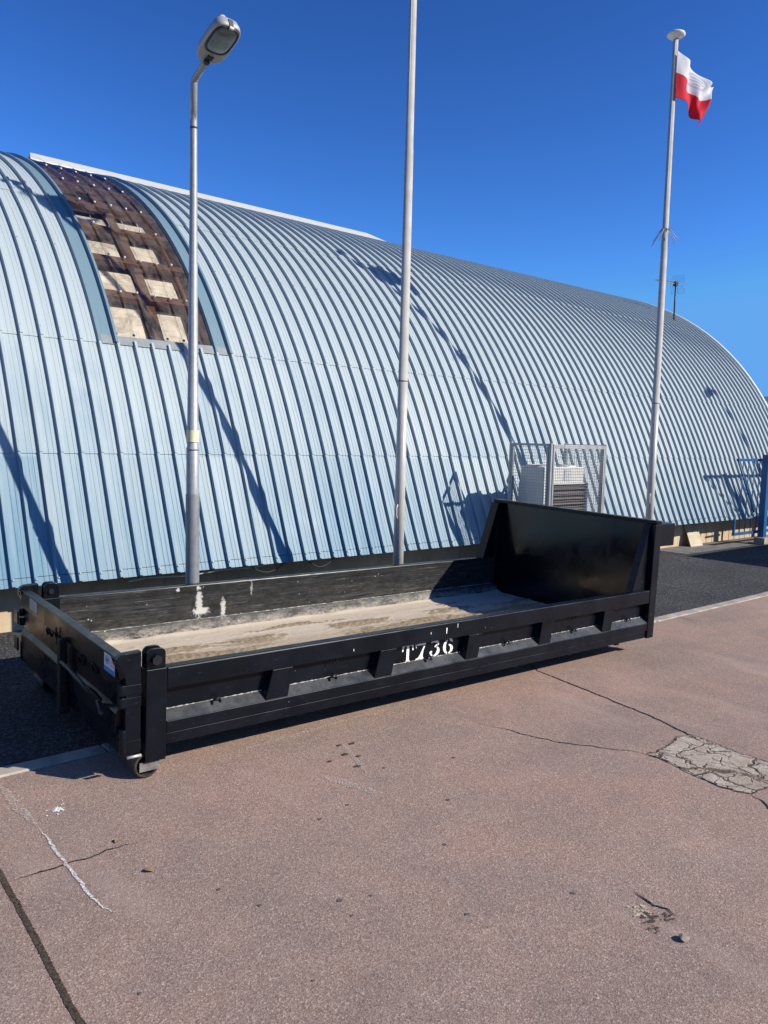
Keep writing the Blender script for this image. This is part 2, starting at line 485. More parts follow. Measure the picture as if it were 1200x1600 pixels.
MAT['road_paint'] = m_worn_paint('worn_white_line', (.80, .78, .74), 130, (.42, .56))
MAT['faint_paint'] = m_worn_paint('faded_white_line', (.62, .54, .49), 90, (.47, .66))
MAT['rubber'] = plain('black_plastic', (.02, .02, .022), .55, 0, .2, 12)
MAT['stone'] = plain('grey_stone', (.27, .23, .195), .9, 0, .35, 30, .2, .5)
MAT['leaf'] = plain('dry_leaf', (.30, .20, .12), .8, 0, .4, 30)

# ------------------------------------------------------------------ ground, road, pavement
def sheet(name, x0, x1, y0, y1, z, mat, kind='structure'):
    mb = MB(); mb.add([(x0, y0, z), (x1, y0, z), (x1, y1, z), (x0, y1, z)], [(0, 1, 2, 3)])
    o = mb.build(name, mat); o['kind'] = kind
    return o
sheet('ground', -500, 700, -500, 700, -.012, MAT['asphalt_grey'])
sheet('pavement', -60, 140, -60, 5.262, 0.0, MAT['pave'])
sheet('road', -60, 140, 5.262, 60, -.004, MAT['asphalt'])
sheet('concrete_strip', 15.3, 30, 8.36, 9.16, 0.0, plain('worn_grey_strip', (.17, .165, .16), .9, 0, .3, 4, .2, .4))
mb = MB()
x = -14.0
while x < 60:
    l = 1.0
    j = random.uniform(-.004, .004)
    mb.box(x+.006, x+l-.006, 5.262+j, 5.40+j, -.01, .016+j)
    x += l
o = mb.build('kerb', MAT['kerb'], bevel=.008); o['kind'] = 'structure'

def ribbon(pts, w, z, jit=.3, step=.02, taper=True, rag=.4):
    """irregular thin strip along a polyline on the ground"""
    P = []
    for a, b in zip(pts[:-1], pts[1:]):
        a = Vector((*a, 0)); b = Vector((*b, 0)); n = max(1, int((b-a).length/step))
        P += [a+(b-a)*i/n for i in range(n)]
    P.append(Vector((*pts[-1], 0)))
    mb = MB(); vs = []; k = len(P); off = 0
    from mathutils import noise as mnz
    if taper and w < .0165:
        P = [p+Vector((mnz.noise(p*9+Vector((5, 0, 0))), mnz.noise(p*9+Vector((0, 7, 3))), 0))*.022 for p in P]
    for i, p in enumerate(P):
        t = (P[min(i+1, k-1)]-P[max(i-1, 0)]).normalized(); nn = Vector((-t.y, t.x, 0))
        e = min(1, 4*min(i+1, k-i)/k) if taper else 1
        off = off*.8+random.uniform(-1, 1)*w*jit
        c = p+nn*off
        vs.append(c+nn*w*.5*e*random.uniform(1-rag, 1+rag*.8)+Vector((0, 0, z)))
        vs.append(c-nn*w*.5*e*random.uniform(1-rag, 1+rag*.8)+Vector((0, 0, z)))
    mb.add(vs, [(2*i, 2*i+1, 2*i+3, 2*i+2) for i in range(k-1)])
    return mb
def ground_mark(name, mb, mat):
    o = mb.build(name, mat, recalc=False); o['kind'] = 'structure'
    return o
crack1 = [(6.3, 5.25), (6.18, 4.98), (6.04, 4.773), (5.944, 4.25), (5.858, 3.787), (5.805, 3.506), (5.705, 3.158), (5.63, 2.929), (5.60, 2.65), (5.57, 2.499), (5.60, 2.30), (5.63, 2.0), (5.7, 1.4)]
ground_mark('pavement_crack', ribbon(crack1, .018, .003, .3, .015), MAT['crack'])
crack2 = [(4.50, 4.15), (4.578, 3.9), (4.633, 3.663), (4.716, 3.461), (4.864, 3.23), (4.993, 3.075), (5.032, 2.944), (5.06, 2.90), (5.1, 2.86)]
ground_mark('pavement_crack', ribbon(crack2, .009, .003, .3, .015), MAT['crack'])
crack3 = [(4.985, 2.21), (4.95, 2.12), (4.913, 2.08), (4.843, 1.964), (4.76, 1.80), (4.6, 1.5)]
ground_mark('pavement_crack', ribbon(crack3, .018, .003, .3, .015), MAT['crack'])
crack4 = [(1.018, 3.972), (1.159, 3.98), (1.31, 3.962), (1.444, 3.97), (1.584, 3.978), (1.68, 3.95)]
ground_mark('pavement_crack', ribbon(crack4, .012, .003, .3, .01), MAT['crack'])
joint = [(1.0, 5.25), (1.01, 4.6), (1.006, 4.082), (.999, 3.944), (.998, 3.777), (.99, 3.553), (.982, 3.345), (.97, 3.101), (.963, 2.945), (.964, 2.795), (.961, 2.659), (.955, 2.3), (.95, 1.5)]
ground_mark('expansion_joint', ribbon(joint, .028, .0025, .03, .006, False, .18), MAT['joint'])
patch = [(5.025, 2.949), (5.113, 2.942), (5.302, 2.951), (5.537, 2.997), (5.635, 2.958), (5.647, 2.836), (5.61, 2.707), (5.588, 2.575), (5.594, 2.31), (5.50, 2.20), (5.259, 2.167), (5.147, 2.179), (4.982, 2.197), (4.925, 2.346), (4.949, 2.535), (4.991, 2.698), (5.033, 2.844)]
def poly_sheet(pts, z, jit=.008, step=.03):
    P = []
    for a, b in zip(pts, pts[1:]+pts[:1]):
        a = Vector((*a, z)); b = Vector((*b, z)); n = max(1, int((b-a).length/step))
        P += [a+(b-a)*i/n+Vector((random.uniform(-1, 1)*jit, random.uniform(-1, 1)*jit, 0)) for i in range(n)]
    mb = MB(); mb.add(P, [tuple(range(len(P)))])
    return mb
ground_mark('concrete_patch', poly_sheet(patch, .0035), m_concrete_patch())
ground_mark('patch_edge', ribbon(patch+patch[:1], .012, .0065, .7, .012, False), m_worn_paint('crumbled_edge', (.075, .055, .042), 30, (.42, .52), .95))
ground_mark('painted_line', ribbon([(1.302, 4.458), (1.296, 4.275), (1.292, 4.054), (1.292, 3.863), (1.288, 3.673), (1.294, 3.50), (1.32, 3.43), (1.365, 3.405)], .017, .004, .2, .010), MAT['road_paint'])
ground_mark('painted_line', ribbon([(1.275, 5.18), (1.271, 4.844), (1.286, 4.583), (1.30, 4.45)], .05, .004, .1, .02), MAT['faint_paint'])
ground_mark('painted_line', ribbon([(2.5, 4.72), (2.984, 4.755), (3.328, 4.768), (3.836, 4.79), (4.373, 4.779), (4.9, 4.75)], .035, .004, .1, .03), MAT['faint_paint'])
ground_mark('painted_line', ribbon([(3.40, 4.45), (3.30, 4.16), (3.22, 3.92)], .03, .004, .1, .03), MAT['faint_paint'])
ground_mark('painted_line', ribbon([(2.95, 4.05), (3.05, 3.75), (3.1, 3.62)], .07, .004, .1, .03), MAT['faint_paint'])
def blob(cx, cy, r, z=.004, n=18, jag=.45, ax=1.0):
    mb = MB()
    vs = []
    for i in range(n):
        a = 2*PI*i/n; q = r*random.uniform(1-jag, 1+jag)
        vs.append((cx+q*math.cos(a)*ax, cy+q*math.sin(a), z))
    mb.add(vs, [tuple(range(n))])
    return mb
sp = blob(1.458, 4.60, .028, n=26, jag=.6); 
for i in range(9): 
    b = blob(1.458+random.gauss(0, .035), 4.60+random.gauss(0, .045), random.uniform(.003, .007), n=8); sp.add(b.v, b.f)
ground_mark('paint_splash', sp, plain('splashed_white_paint', (.78, .77, .74), .8, 0, .1, 20))
gm = MB()
for (px, py) in [(1.198, 2.837), (1.794, 3.296), (1.882, 3.06), (1.78, 2.475), (2.602, 3.584), (2.837, 3.629), (2.175, 2.73), (2.204, 2.863), (2.347, 2.8), (2.606, 2.408), (3.146, 2.21), (3.373, 3.31), (2.974, 2.933), (3.867, 3.753), (3.364, 3.912)]:
    b = blob(px, py, random.uniform(.007, .014), .003, 12, .25); gm.add(b.v, b.f)
ground_mark('gum_spots', gm, plain('old_chewing_gum', (.11, .095, .095), .8, 0, .2, 30))
sm = MB()
for (px, py) in [(3.134, 4.216), (3.357, 4.405), (3.453, 4.379), (3.346, 4.168), (3.24, 4.04), (3.29, 4.25)]:
    b = blob(px, py, random.uniform(.010, .020), .003, 14, .3, 1.6); sm.add(b.v, b.f)
ground_mark('pavement_chips', sm, MAT['joint'])
# worn hole in the pavement near the right of the frame
hm = m_worn_paint('broken_pavement_dirt', (.075, .058, .045), 42, (.47, .55), .95)
for (cx_, cy_, r_, ax_) in ((3.26, 1.86, .045, 1.3), (3.20, 1.80, .03, 1.0), (3.33, 1.81, .035, 1.2)):
    ground_mark('pavement_hole', blob(cx_, cy_, r_, .003+.0005*ax_, 22, .35, ax_), hm)
ground_mark('pavement_crack', ribbon([(3.40, 2.03), (3.385, 1.95), (3.37, 1.90), (3.40, 1.84), (3.39, 1.79)], .010, .004, .5, .01), MAT['crack'])
ground_mark('bare_mortar', blob(3.27, 1.93, .055, .0045, 20, .4, .9), m_worn_paint('bare_mortar', (.56, .49, .36), 48, (.50, .60), .95))

def pebble(name, loc, r, mat, seed):
    rnd = random.Random(seed)
    bm = bmesh.new(); bmesh.ops.create_icosphere(bm, subdivisions=3, radius=r)
    ax = [Vector((rnd.uniform(-1, 1), rnd.uniform(-1, 1), rnd.uniform(-1, 1))).normalized() for _ in range(12)]
    for v in bm.verts:
        for a in ax:
            d = v.co.dot(a)-r*.5
            if d > 0: v.co -= a*d
        v.co.z *= .6; v.co.x *= 1.25
    zmin = min(v.co.z for v in bm.verts)
    for v in bm.verts: v.co.z -= zmin
    me = bpy.data.meshes.new(name); bm.to_mesh(me); bm.free(); me.materials.append(mat)
    o = bpy.data.objects.new(name, me); COL.objects.link(o); o.location = loc; return o
tag(pebble('stone', (3.236, 1.682, .001), .030, MAT['stone'], 3), 'small grey stone lying on the red pavement beside the worn hole', 'stone')
def leaf(loc, rz, s):
    mb = MB(); n = 9; vs = []
    for i in range(n):
        u = i/(n-1); w = .38*math.sin(PI*u)**.8*(1-.3*u)
        zc = .10*math.sin(PI*u)+.02
        vs += [((u-.5)*s, -w*s, (zc+.22*w)*s), ((u-.5)*s, 0, zc*s), ((u-.5)*s, w*s, (zc+.3*w)*s)]
    fs = []
    for i in range(n-1):
        for j in range(2): fs.append((3*i+j, 3*i+j+1, 3*i+j+4, 3*i+j+3))
    mb.add(vs, fs, 0, True)
    mb.tube([(-.5*s, 0, .02*s), (-.75*s, .04*s, .02*s)], .012*s, 5)
    return mb.build('dry_leaf', MAT['leaf'], loc=loc, rot=(0, 0, rz))
tag(leaf((1.589, 4.034, .002), .6, .055), 'small dry brown leaf at the end of the pavement crack, nearer the black container', 'leaf', 'dry leaves on the pavement')
tag(leaf((1.595, 3.659, .002), 2.2, .062), 'small dry brown leaf alone on the pavement to the right of the white painted line', 'leaf', 'dry leaves on the pavement')

# ------------------------------------------------------------------ hangar
RC = (8.32886893, 0.80673022, -1.0467743, 0.36383292)
def prof(p):
    r = RC[0]+RC[1]*p**2+RC[2]*p**4+RC[3]*p**6
    return 17-r*math.sin(p), -1.3+r*math.cos(p)
PH = 1.3501
tab = []; s = 0; last = None
for i in range(801):
    p = PH-(2*PH)*i/800
    y, z = prof(p) if p >= 0 else (34-prof(-p)[0], prof(-p)[1])
    if last: s += math.hypot(y-last[0], z-last[1])
    tab.append((s, y, z)); last = (y, z)
SL = s
import bisect
TS = [t[0] for t in tab]
def at_s(s):
    """point and outward normal of the arch at arc length s from the near eave"""
    s = max(0, min(SL, s)); i = max(1, min(800, bisect.bisect_left(TS, s)))
    a, b = tab[i-1], tab[i]; k = (s-a[0])/max(1e-9, b[0]-a[0])
    y = a[1]+(b[1]-a[1])*k; z = a[2]+(b[2]-a[2])*k
    ty, tz = b[1]-a[1], b[2]-a[2]; l = math.hypot(ty, tz)
    return y, z, -tz/l, ty/l
def s_at_y(y):
    for t in tab:
        if t[1] >= y: return t[0]
def s_at_z(z):
    for t in tab:
        if t[2] >= z: return t[0]
SEAM2, SEAM1, SEAM0 = s_at_z(1.95), s_at_z(3.31), s_at_z(5.42)
PITCH_R = .2295
X0 = 3.468-PITCH_R*42
NP = 122
XEND = X0+NP*PITCH_R
SKY0, SKY1 = 3.468+2*PITCH_R, 3.468+8*PITCH_R       # skylight between ribs
SKT = s_at_y(15.2)
hangar = empty('hangar', ((X0+XEND)/2, 17, 0))
tag(hangar, 'long barrel-roofed hangar clad in pale blue ribbed metal sheets', 'hangar')
HL = Vector(hangar.location)
def rib_profile(k):
    x = X0+k*PITCH_R
    # flat pan with two small grooves, then the tall rib centred on x
    return [(x-.0235, 0), (x-.0185, .045), (x+.012, .045), (x+.024, 0), (x+.083, 0), (x+.088, -.0035), (x+.093, 0), (x+.138, 0), (x+.143, -.0035), (x+.148, 0)]
def roof_course(mb, s0, s1, lap0, ks, seg, uvs):
    """one course of sheets; lap0 lifts its lower edge over the course below"""
    cols = []
    for k in ks: cols += rib_profile(k)
    cols.append((X0+(ks[-1]+1)*PITCH_R-.0235, 0))
    n = max(2, int((s1-s0)/seg)); vs = []; fs = []
    for i in range(n+1):
        ss = s0+(s1-s0)*i/n
        y, z, ny, nz = at_s(ss)
        lift = lap0*(1-i/n)
        for (x, h) in cols:
            vs.append((x-HL.x, y+ny*(h+lift)-HL.y, z+nz*(h+lift)-HL.z)); uvs.append((x, ss))
    w = len(cols)
    for i in range(n):
        for j in range(w-1):
            fs.append((i*w+j, i*w+j+1, (i+1)*w+j+1, (i+1)*w+j))
    if lap0:                                             # the cut lower edge of the lapping sheet
        y, z, ny, nz = at_s(s0); o = len(vs)
        for (x, h) in cols:
            vs.append((x-HL.x, y+ny*(h+.001)-HL.y, z+nz*(h+.001)-HL.z)); uvs.append((x, s0))
        for j in range(w-1): fs.append((o+j, o+j+1, j+1, j))
    mb.add(vs, fs)
def with_uv(o, uvs):
    me = o.data; l = me.uv_layers.new(name='uv')
    vi = [0]*len(me.loops); me.loops.foreach_get('vertex_index', vi)
    flat = []
    for i in vi: flat += uvs[i]
    l.data.foreach_set('uv', flat)
mb = MB(); uvs = []
allk = list(range(NP))
ks_l = [k for k in allk if X0+k*PITCH_R < SKY0-.01]
ks_r = [k for k in allk if X0+k*PITCH_R > SKY1-.01]
courses = [(0, SEAM2+.03), (SEAM2-.02, SEAM1+.03), (SEAM1-.02, SEAM0+.03), (SEAM0-.02, SKT), (SKT-.02, SL/2+.01)]
for ci, (a, b) in enumerate(courses):
    lap = 0 if ci == 0 else .011
    if ci in (2, 3):
        roof_course(mb, a, b, lap, ks_l[:-1], .12, uvs)
        # the sheets beside the skylight are plain flashing, built below
        roof_course(mb, a, b, lap, ks_r[1:], .12, uvs)
    else:
        roof_course(mb, a, b, lap, allk, .12, uvs)
roof_course(mb, SL/2-.01, SL, .0, allk, .5, uvs)
# screw caps with washers along the ribs, as small domes sitting on the sheet
def cap(mb, x, s, h, r, uvs, mi=1):
    y, z, ny, nz = at_s(s)
    base = Vector((x-HL.x, y+ny*h-HL.y, z+nz*h-HL.z)); N = Vector((0, ny, nz)); T = Vector((0, nz, -ny)); U = Vector((1, 0, 0))
    vs = []
    for (rr, hh) in ((1, 0), (.95, .5), (.45, 1.0)):
        for j in range(6):
            a = j*PI/3
            vs.append(base+(U*math.cos(a)+T*math.sin(a))*r*rr+N*r*hh)
    fs = [tuple(range(12, 18))]+[(i*6+j, i*6+(j+1) % 6, i*6+6+(j+1) % 6, i*6+6+j) for i in range(2) for j in range(6)]
    mb.add(vs, fs, mi); uvs += [(x, s)]*len(vs)
for k in allk:
    x = X0+k*PITCH_R-.003
    for s_ in (.07, SEAM2+.12, SEAM1+.10, (SEAM1+SEAM0)/2+.13, SEAM0+.1, SEAM0+1.2):
        if s_ > SEAM1 and SKY0-.3 < x < SKY1+.3: continue
        if random.random() < .06: continue
        cap(mb, x, s_+random.uniform(-.015, .015), .045, .013, uvs)
roof = mb.build('roof', [MAT['roof'], MAT['galv']], hangar, recalc=False)
with_uv(roof, uvs)

# skylight
sk = MB()
n = 60; vs = []; fs = []; cols = []
for k in range(int(round((SKY1-SKY0)/PITCH_R))):
    x = SKY0+k*PITCH_R
    cols += ([(x-.0, .002)] if k == 0 else [(x-.03, 0.002), (x-.017, .034), (x+.011, .034)])+[(x+.03, .002), (x+.1, .002), (x+.16, .002)]
cols.append((SKY1-.031, .002))
S0K = SEAM1+.09
for i in range(n+1):
    ss = S0K+(SKT-.0-S0K)*i/n; y, z, ny, nz = at_s(ss)
    for (x, h) in cols: vs.append((x-HL.x, y+ny*h-HL.y, z+nz*h-HL.z))
w = len(cols)
for i in range(n):
    for j in range(w-1): fs.append((i*w+j, i*w+j+1, (i+1)*w+j+1, (i+1)*w+j))
sk.add(vs, fs, 0, False)
PUR = [at for at in (SEAM1+.84, SEAM1+1.53, SEAM1+2.27, SEAM1+2.96, SEAM1+3.77, SEAM1+4.62, SEAM1+5.47)]
dummy = []
for j, s_ in enumerate(PUR):
    for k in range(1, 6):
        cap(sk, SKY0+k*PITCH_R-.003+random.uniform(-.012, .012), s_+random.uniform(-.02, .02), .034, .019, dummy)
for k in range(0, 6):
    cap(sk, SKY0+k*PITCH_R, S0K+.03, .034, .02, dummy, 2)
skylight = sk.build('skylight', [MAT['clear'], plain('bolt_cap_grey', (.50, .50, .49), .5), MAT['blue']], hangar, recalc=False)
def arc_slab(mb, x0, x1, s0, s1, h0, h1, n=24, mi=0):
    vs = []; fs = []
    for i in range(n+1):
        y, z, ny, nz = at_s(s0+(s1-s0)*i/n)
        for (x, h) in ((x0, h0), (x1, h0), (x1, h1), (x0, h1)): vs.append((x-HL.x, y+ny*h-HL.y, z+nz*h-HL.z))
    for i in range(n):
        for j in range(4): fs.append((4*i+j, 4*i+(j+1) % 4, 4*i+4+(j+1) % 4, 4*i+4+j))
    fs += [(3, 2, 1, 0), (4*n, 4*n+1, 4*n+2, 4*n+3)]
    mb.add(vs, fs, mi)
for s_ in PUR:
    m = MB(); arc_slab(m, SKY0+.004, SKY1-.035, s_-.055, s_+.055, -.10, -.006, 2); m.build('purlin', MAT['wood'], skylight)
for xr in (SKY0+.66,):
    m = MB(); arc_slab(m, xr-.06, xr+.06, S0K+.01, SKT, -.155, -.102, 40); m.build('rafter', MAT['wood'], skylight)
for s_ in PUR[1:5]:
    m = MB(); arc_slab(m, SKY0+.60, SKY0+.72, s_-.13, s_+.07, -.100, -.060, 2); m.build('bracket', MAT['wood'], skylight)
m = MB(); arc_slab(m, SKY1-.17, SKY1-.10, S0K+.01, SKT, -.15, -.102, 40); m.build('rafter', MAT['wood'], skylight)
m = MB(); arc_slab(m, SKY0+.004, SKY1-.035, S0K+.01, SKT-.02, -.33, -.19, 40); m.build('lining', MAT['dark_lining'], skylight)
edges = [S0K+.02]+[p for p in PUR[:4]]
for a, b in zip(edges[:-1], edges[1:]):
    for (xa, xb) in ((SKY0+.05, SKY0+.59), (SKY0+.73, SKY1-.18)):
        m = MB(); arc_slab(m, xa+random.uniform(0, .03), xb-random.uniform(0, .1), a+.07, b-.10-random.uniform(0, .06), -.185, -.158, 8); m.build('backing_board', MAT['beige'], skylight)
for xw in (SKY0, SKY1-.031):
    m = MB(); arc_slab(m, xw-.012, xw+.003, S0K, SKT, -.34, -.004, 40); m.build('side_lining', MAT['dark_lining'], skylight)
m = MB(); arc_slab(m, SKY0+.004, SKY1-.035, S0K-.02, S0K+.008, -.34, -.004, 2); m.build('bottom_lining', MAT['dark_lining'], skylight)
for (xa, xb) in ((SKY0-PITCH_R, SKY0), (SKY1, SKY1+PITCH_R)):
    f = MB(); uv2 = []
    cs = [(xa-.032, .001), (xa-.017, .046), (xa+.014, .046), (xa+.028, .014), (xb-.046, .014), (xb-.036, .06), (xb-.004, .06), (xb+.004, .003)]
    vs = []; fs = []; nn = 60
    for i in range(nn+1):
        ss = SEAM1-.02+(SKT+.02-SEAM1)*i/nn; y, z, ny, nz = at_s(ss)
        for (x, h) in cs: vs.append((x-HL.x, y+ny*h-HL.y, z+nz*h-HL.z)); uv2.append((x, ss))
    w = len(cs)
    for i in range(nn):
        for j in range(w-1): fs.append((i*w+j, i*w+j+1, (i+1)*w+j+1, (i+1)*w+j))
    f.add(vs, fs)
    o = f.build('flashing', MAT['flash'], skylight, recalc=False); with_uv(o, uv2)
f = MB(); arc_slab(f, SKY0-PITCH_R+.03, SKY1+PITCH_R-.04, SEAM1-.03, SEAM1+.10, .010, .016, 3)
f.build('sill_flashing', m_galv('grey_lead_flashing', (.22, .24, .25), .6, .2), skylight)

# ridge ventilator
rv = MB(); ra, rb = 5.0-HL.x, 13.55-HL.x
hood = [(16.0, 7.225), (17.0, 7.665), (18.0, 7.225), (18.0, 7.20), (17.0, 7.635), (16.0, 7.20)]
rv.prism([(y-17, z) for y, z in hood], 'x', ra, rb)
rv.prism([(15.96-17, 7.14), (15.99-17, 7.14), (15.99-17, 7.235), (15.96-17, 7.235)], 'x', ra-.3, rb+.1)
rv.add([(ra-.3, -1.03, 7.14), (ra, 0, 7.665), (ra, -1, 7.22), (ra, -.9, 7.05)], [(0, 1, 2), (0, 2, 3)])
rv.add([(rb+.35, -1.03, 7.10), (rb, 0, 7.665), (rb, -1, 7.22), (rb, -.9, 7.05)], [(0, 2, 1), (0, 3, 2)])
vent = rv.build('ridge_ventilator', MAT['white'], hangar)
x = ra+.05
while x < rb:
    br = MB(); br.box(x, x+.05, -.98, -.9, 6.9, 7.16); br.build('bracket', MAT['rubber'], vent); x += PITCH_R
# base wall, end walls, barge boards
wl = MB(); wl.box(X0-HL.x+.05, XEND-HL.x-.08, 9.16-17, 9.32-17, -.01, 1.55)
wl.build('wall', MAT['tan'], hangar)
bl = MB(); bl.box(X0-HL.x+.05, XEND-HL.x-.08, 8.72-17, 9.159-17, .60, .66); bl.build('soffit', MAT['rubber'], hangar)
for xe, sgn in ((XEND-.09, 1), (X0+.02, -1)):
    pts = [(t[1]-17, t[2]-.02) for t in tab[::20]]
    pts = [(pts[0][0]+.5, -.01)]+[(pts[0][0]+.5, .6)]+pts[1:-1]+[(pts[-1][0]-.5, .6), (pts[-1][0]-.5, -.01)]
    g = MB(); g.prism(pts, 'x', xe-HL.x-.05, xe-HL.x+.03); g.build('end_wall', MAT['tan'], hangar)
b = MB(); arc_slab(b, XEND-.03, XEND+.05, 0, SL, -.1, .055, 160); b.build('barge_board', MAT['white'], hangar)

# ------------------------------------------------------------------ things along the wall
hose = MB()
pth = []
for i in range(40):
    u = i/39
    pth.append((3.6+u*2.1, 8.78+.03*math.sin(u*9), .50+.045*u+.012*math.sin(u*14)))
hose.tube(pth, .013, 8)
tag(hose.build('pipe', plain('pale_plastic_pipe', (.6, .55, .45), .6), None), 'thin pale pipe running under the roof edge behind the tall grey lamp post', 'pipe')
for x_, l_, lab in ((6.05, .5, 'black cable sagging from the roof edge left of the nearest white flagpole'), (5.15, .6, 'black cable drooping from the roof edge near the pale pipe end')):
    c = MB(); c.tube([(x_+l_*i/16, 8.76, .575-.13*math.sin(PI*i/16)) for i in range(17)], .007, 6)
    tag(c.build('cable', MAT['rubber']), lab, 'cable', 'cables under the roof edge')
# leaning board
lb = MB(); Mx = Matrix.Translation((16.75, 8.93, .0)) @ Euler((math.radians(-21), 0, 0)).to_matrix().to_4x4()
lb.box(-.26, .26, 0, .02, .0, .50, 0, Mx)
tag(lb.build('board', MAT['ply'], bevel=.003), 'weathered plywood board leaning against the tan hangar wall', 'board')

# ------------------------------------------------------------------ lamp posts
def make_lamp():
    root = empty('street_lamp', (3.733, 7.46, -.004))
    P = MB()
    P.tube([(0, 0, 0), (0, 0, 2.05), (0, 0, 2.06), (0, 0, 4.9), (0, 0, 5.62)], [.068, .064, .058, .036, .031], 20)
    P.tube([(0, 0, 2.045), (0, 0, 2.075)], .066, 20)
    P.lathe([(.14, 0), (.14, .03), (.09, .03), (.075, .12), (.07, .12)], 20)
    pole = P.build('pole', MAT['galv'], root)
    st = MB(); st.tube([(0, 0, 2.13), (0, 0, 2.25)], .0645, 20, caps=False); st.build('sticker', MAT['cream'], pole)
    st = MB(); st.tube([(0, 0, .0+.02), (0, 0, 1.6)], .0705, 20, caps=False); st.build('sleeve', m_galv('tarnished_zinc', (.25, .26, .275), .5, .3), pole)
    bd = MB(); bd.tube([(0, 0, 5.20), (0, 0, 5.215)], .037, 16); bd.build('band', MAT['rubber'], pole)
    A = MB(); A.tube([(0, 0, 5.20), (0, 0, 5.63), (0, -.02, 5.66), (0, -.22, 5.745), (0, -.36, 5.80)], [.0335, .0335, .033, .031, .031], 16)
    A.build('arm', MAT['galv'], root)
    # head: local frame u (along, away from the pole), w (sideways), n (up)
    H = empty('tmp'); bpy.data.objects.remove(H)
    tilt = math.radians(17)
    M = Matrix.Translation((0, -.27, 5.770)) @ Euler((-tilt, 0, 0)).to_matrix().to_4x4() @ Matrix.Scale(.68, 4) @ Matrix(((0, 1, 0, 0), (-1, 0, 0, 0), (0, 0, 1, 0), (0, 0, 0, 1)))
    # M maps (u, w, n): u -> -Y, w -> +X
    def ring(u, hw, n0, k=16, e=3.0):
        return None
    def outline(scale_w, scale_u0, u_end, k=40):
        """rounded plan of the lantern: square heel at the arm, round nose"""
        pts = []
        for i in range(k):
            a = 2*PI*i/k; c, s_ = math.cos(a), math.sin(a)
            e = 2/3.8
            X = math.copysign(abs(c)**e, c); Yv = math.copysign(abs(s_)**e, s_)
            pts.append((.34+X*.37*scale_u0, Yv*.205*scale_w))
        return pts
    body = MB()
    layers = [(-.035, .93, .97), (-.03, 1.0, 1.0), (.035, 1.0, 1.0), (.045, .97, .985), (.10, .90, .95), (.155, .72, .82), (.185, .45, .6)]
    vs = []; fs = []
    k = 40
    for (n_, sw, su) in layers:
        vs += [M @ Vector((u, w_, n_)) for u, w_ in outline(sw, su, 0)]
    for i in range(len(layers)-1):
        for j in range(k): fs.append((i*k+j, i*k+(j+1) % k, (i+1)*k+(j+1) % k, (i+1)*k+j))
    body.add(vs, fs, 0, True)
    body.f.append(tuple(range(len(body.v)-k, len(body.v)))); body.m.append(0); body.sm.append(False)
    body.f.append(tuple(range(k-1, -1, -1))); body.m.append(0); body.sm.append(False)
    body.box(-.10, .06, -.06, .06, -.03, .06, 0, M)
    head = body.build('lamp_head', plain('lamp_housing_grey', (.34, .345, .345), .5, .1, .12, 9), root)
    lens = MB(); vs = []; fs = []; k = 32
    lay = [(-.036, 1.0), (-.050, .97), (-.066, .80), (-.074, .45)]
    for n_, q in lay:
        for j in range(k):
            a = 2*PI*j/k; c, s_ = math.cos(a), math.sin(a); e = 2/3.4
            vs.append(M @ Vector((.43+math.copysign(abs(c)**e, c)*.235*q, math.copysign(abs(s_)**e, s_)*.160*q, n_)))
    for i in range(len(lay)-1):
        for j in range(k): fs.append((i*k+j, i*k+(j+1) % k, (i+1)*k+(j+1) % k, (i+1)*k+j))
    fs.append(tuple(3*k+j for j in range(k)))
    lens.add(vs, fs, 0, True)
    t = NT('lamp_glass'); gl = t.noise(t.co(), 6, 3)
    t.set(base=t.ramp(gl, [(.3, (.10, .13, .13)), (.7, (.19, .23, .22))]), rough=.12, spec=.6)
    lens.build('lens', t.mat, head)
    fr = MB(); fr.tube([M @ Vector((.43+math.copysign(abs(math.cos(a))**(2/3.4), math.cos(a))*.245, math.copysign(abs(math.sin(a))**(2/3.4), math.sin(a))*.170, -.040)) for a in [2*PI*j/40 for j in range(40)]], .010, 6, closed=True)
    fr.build('gasket', MAT['rubber'], head)
    la = MB(); la.box(.685, .715, -.035, .035, -.045, .07, 0, M); la.box(.69, .722, -.03, .03, -.075, -.04, 1, M)
    la.build('latch', [MAT['rubber'], MAT['white']], head, bevel=.003)
    la = MB(); la.box(.03, .11, -.045, .045, -.06, -.03, 0, M); la.box(-.03, .03, -.05, .02, -.09, -.03, 0, M); la.build('hinge', MAT['rubber'], head, bevel=.004)
    ph = MB(); ph.lathe([(.0, .27), (.03, .268), (.045, .25), (.045, .20), (.05, .18), (.05, .15)], 14, 0, M @ Matrix.Translation((.12, 0, -.0)))
    ph.build('photocell', MAT['white'], head)
    ph = MB(); ph.lathe([(.0, .235), (.035, .232), (.05, .215), (.05, .10)], 14, 0, M @ Matrix.Translation((.55, -.02, 0))); ph.build('cap', MAT['white'], head)
    return root
lamp = make_lamp()
tag(lamp, 'grey street lamp on a tall tapering metal post behind the open black container', 'street lamp', 'street lamps')
lamp2 = copy_tree(lamp); lamp2.location = (21.25, 7.3, -.004)
tag(lamp2, 'second grey street lamp near the far right end of the hangar beyond the blue gate', 'street lamp', 'street lamps')

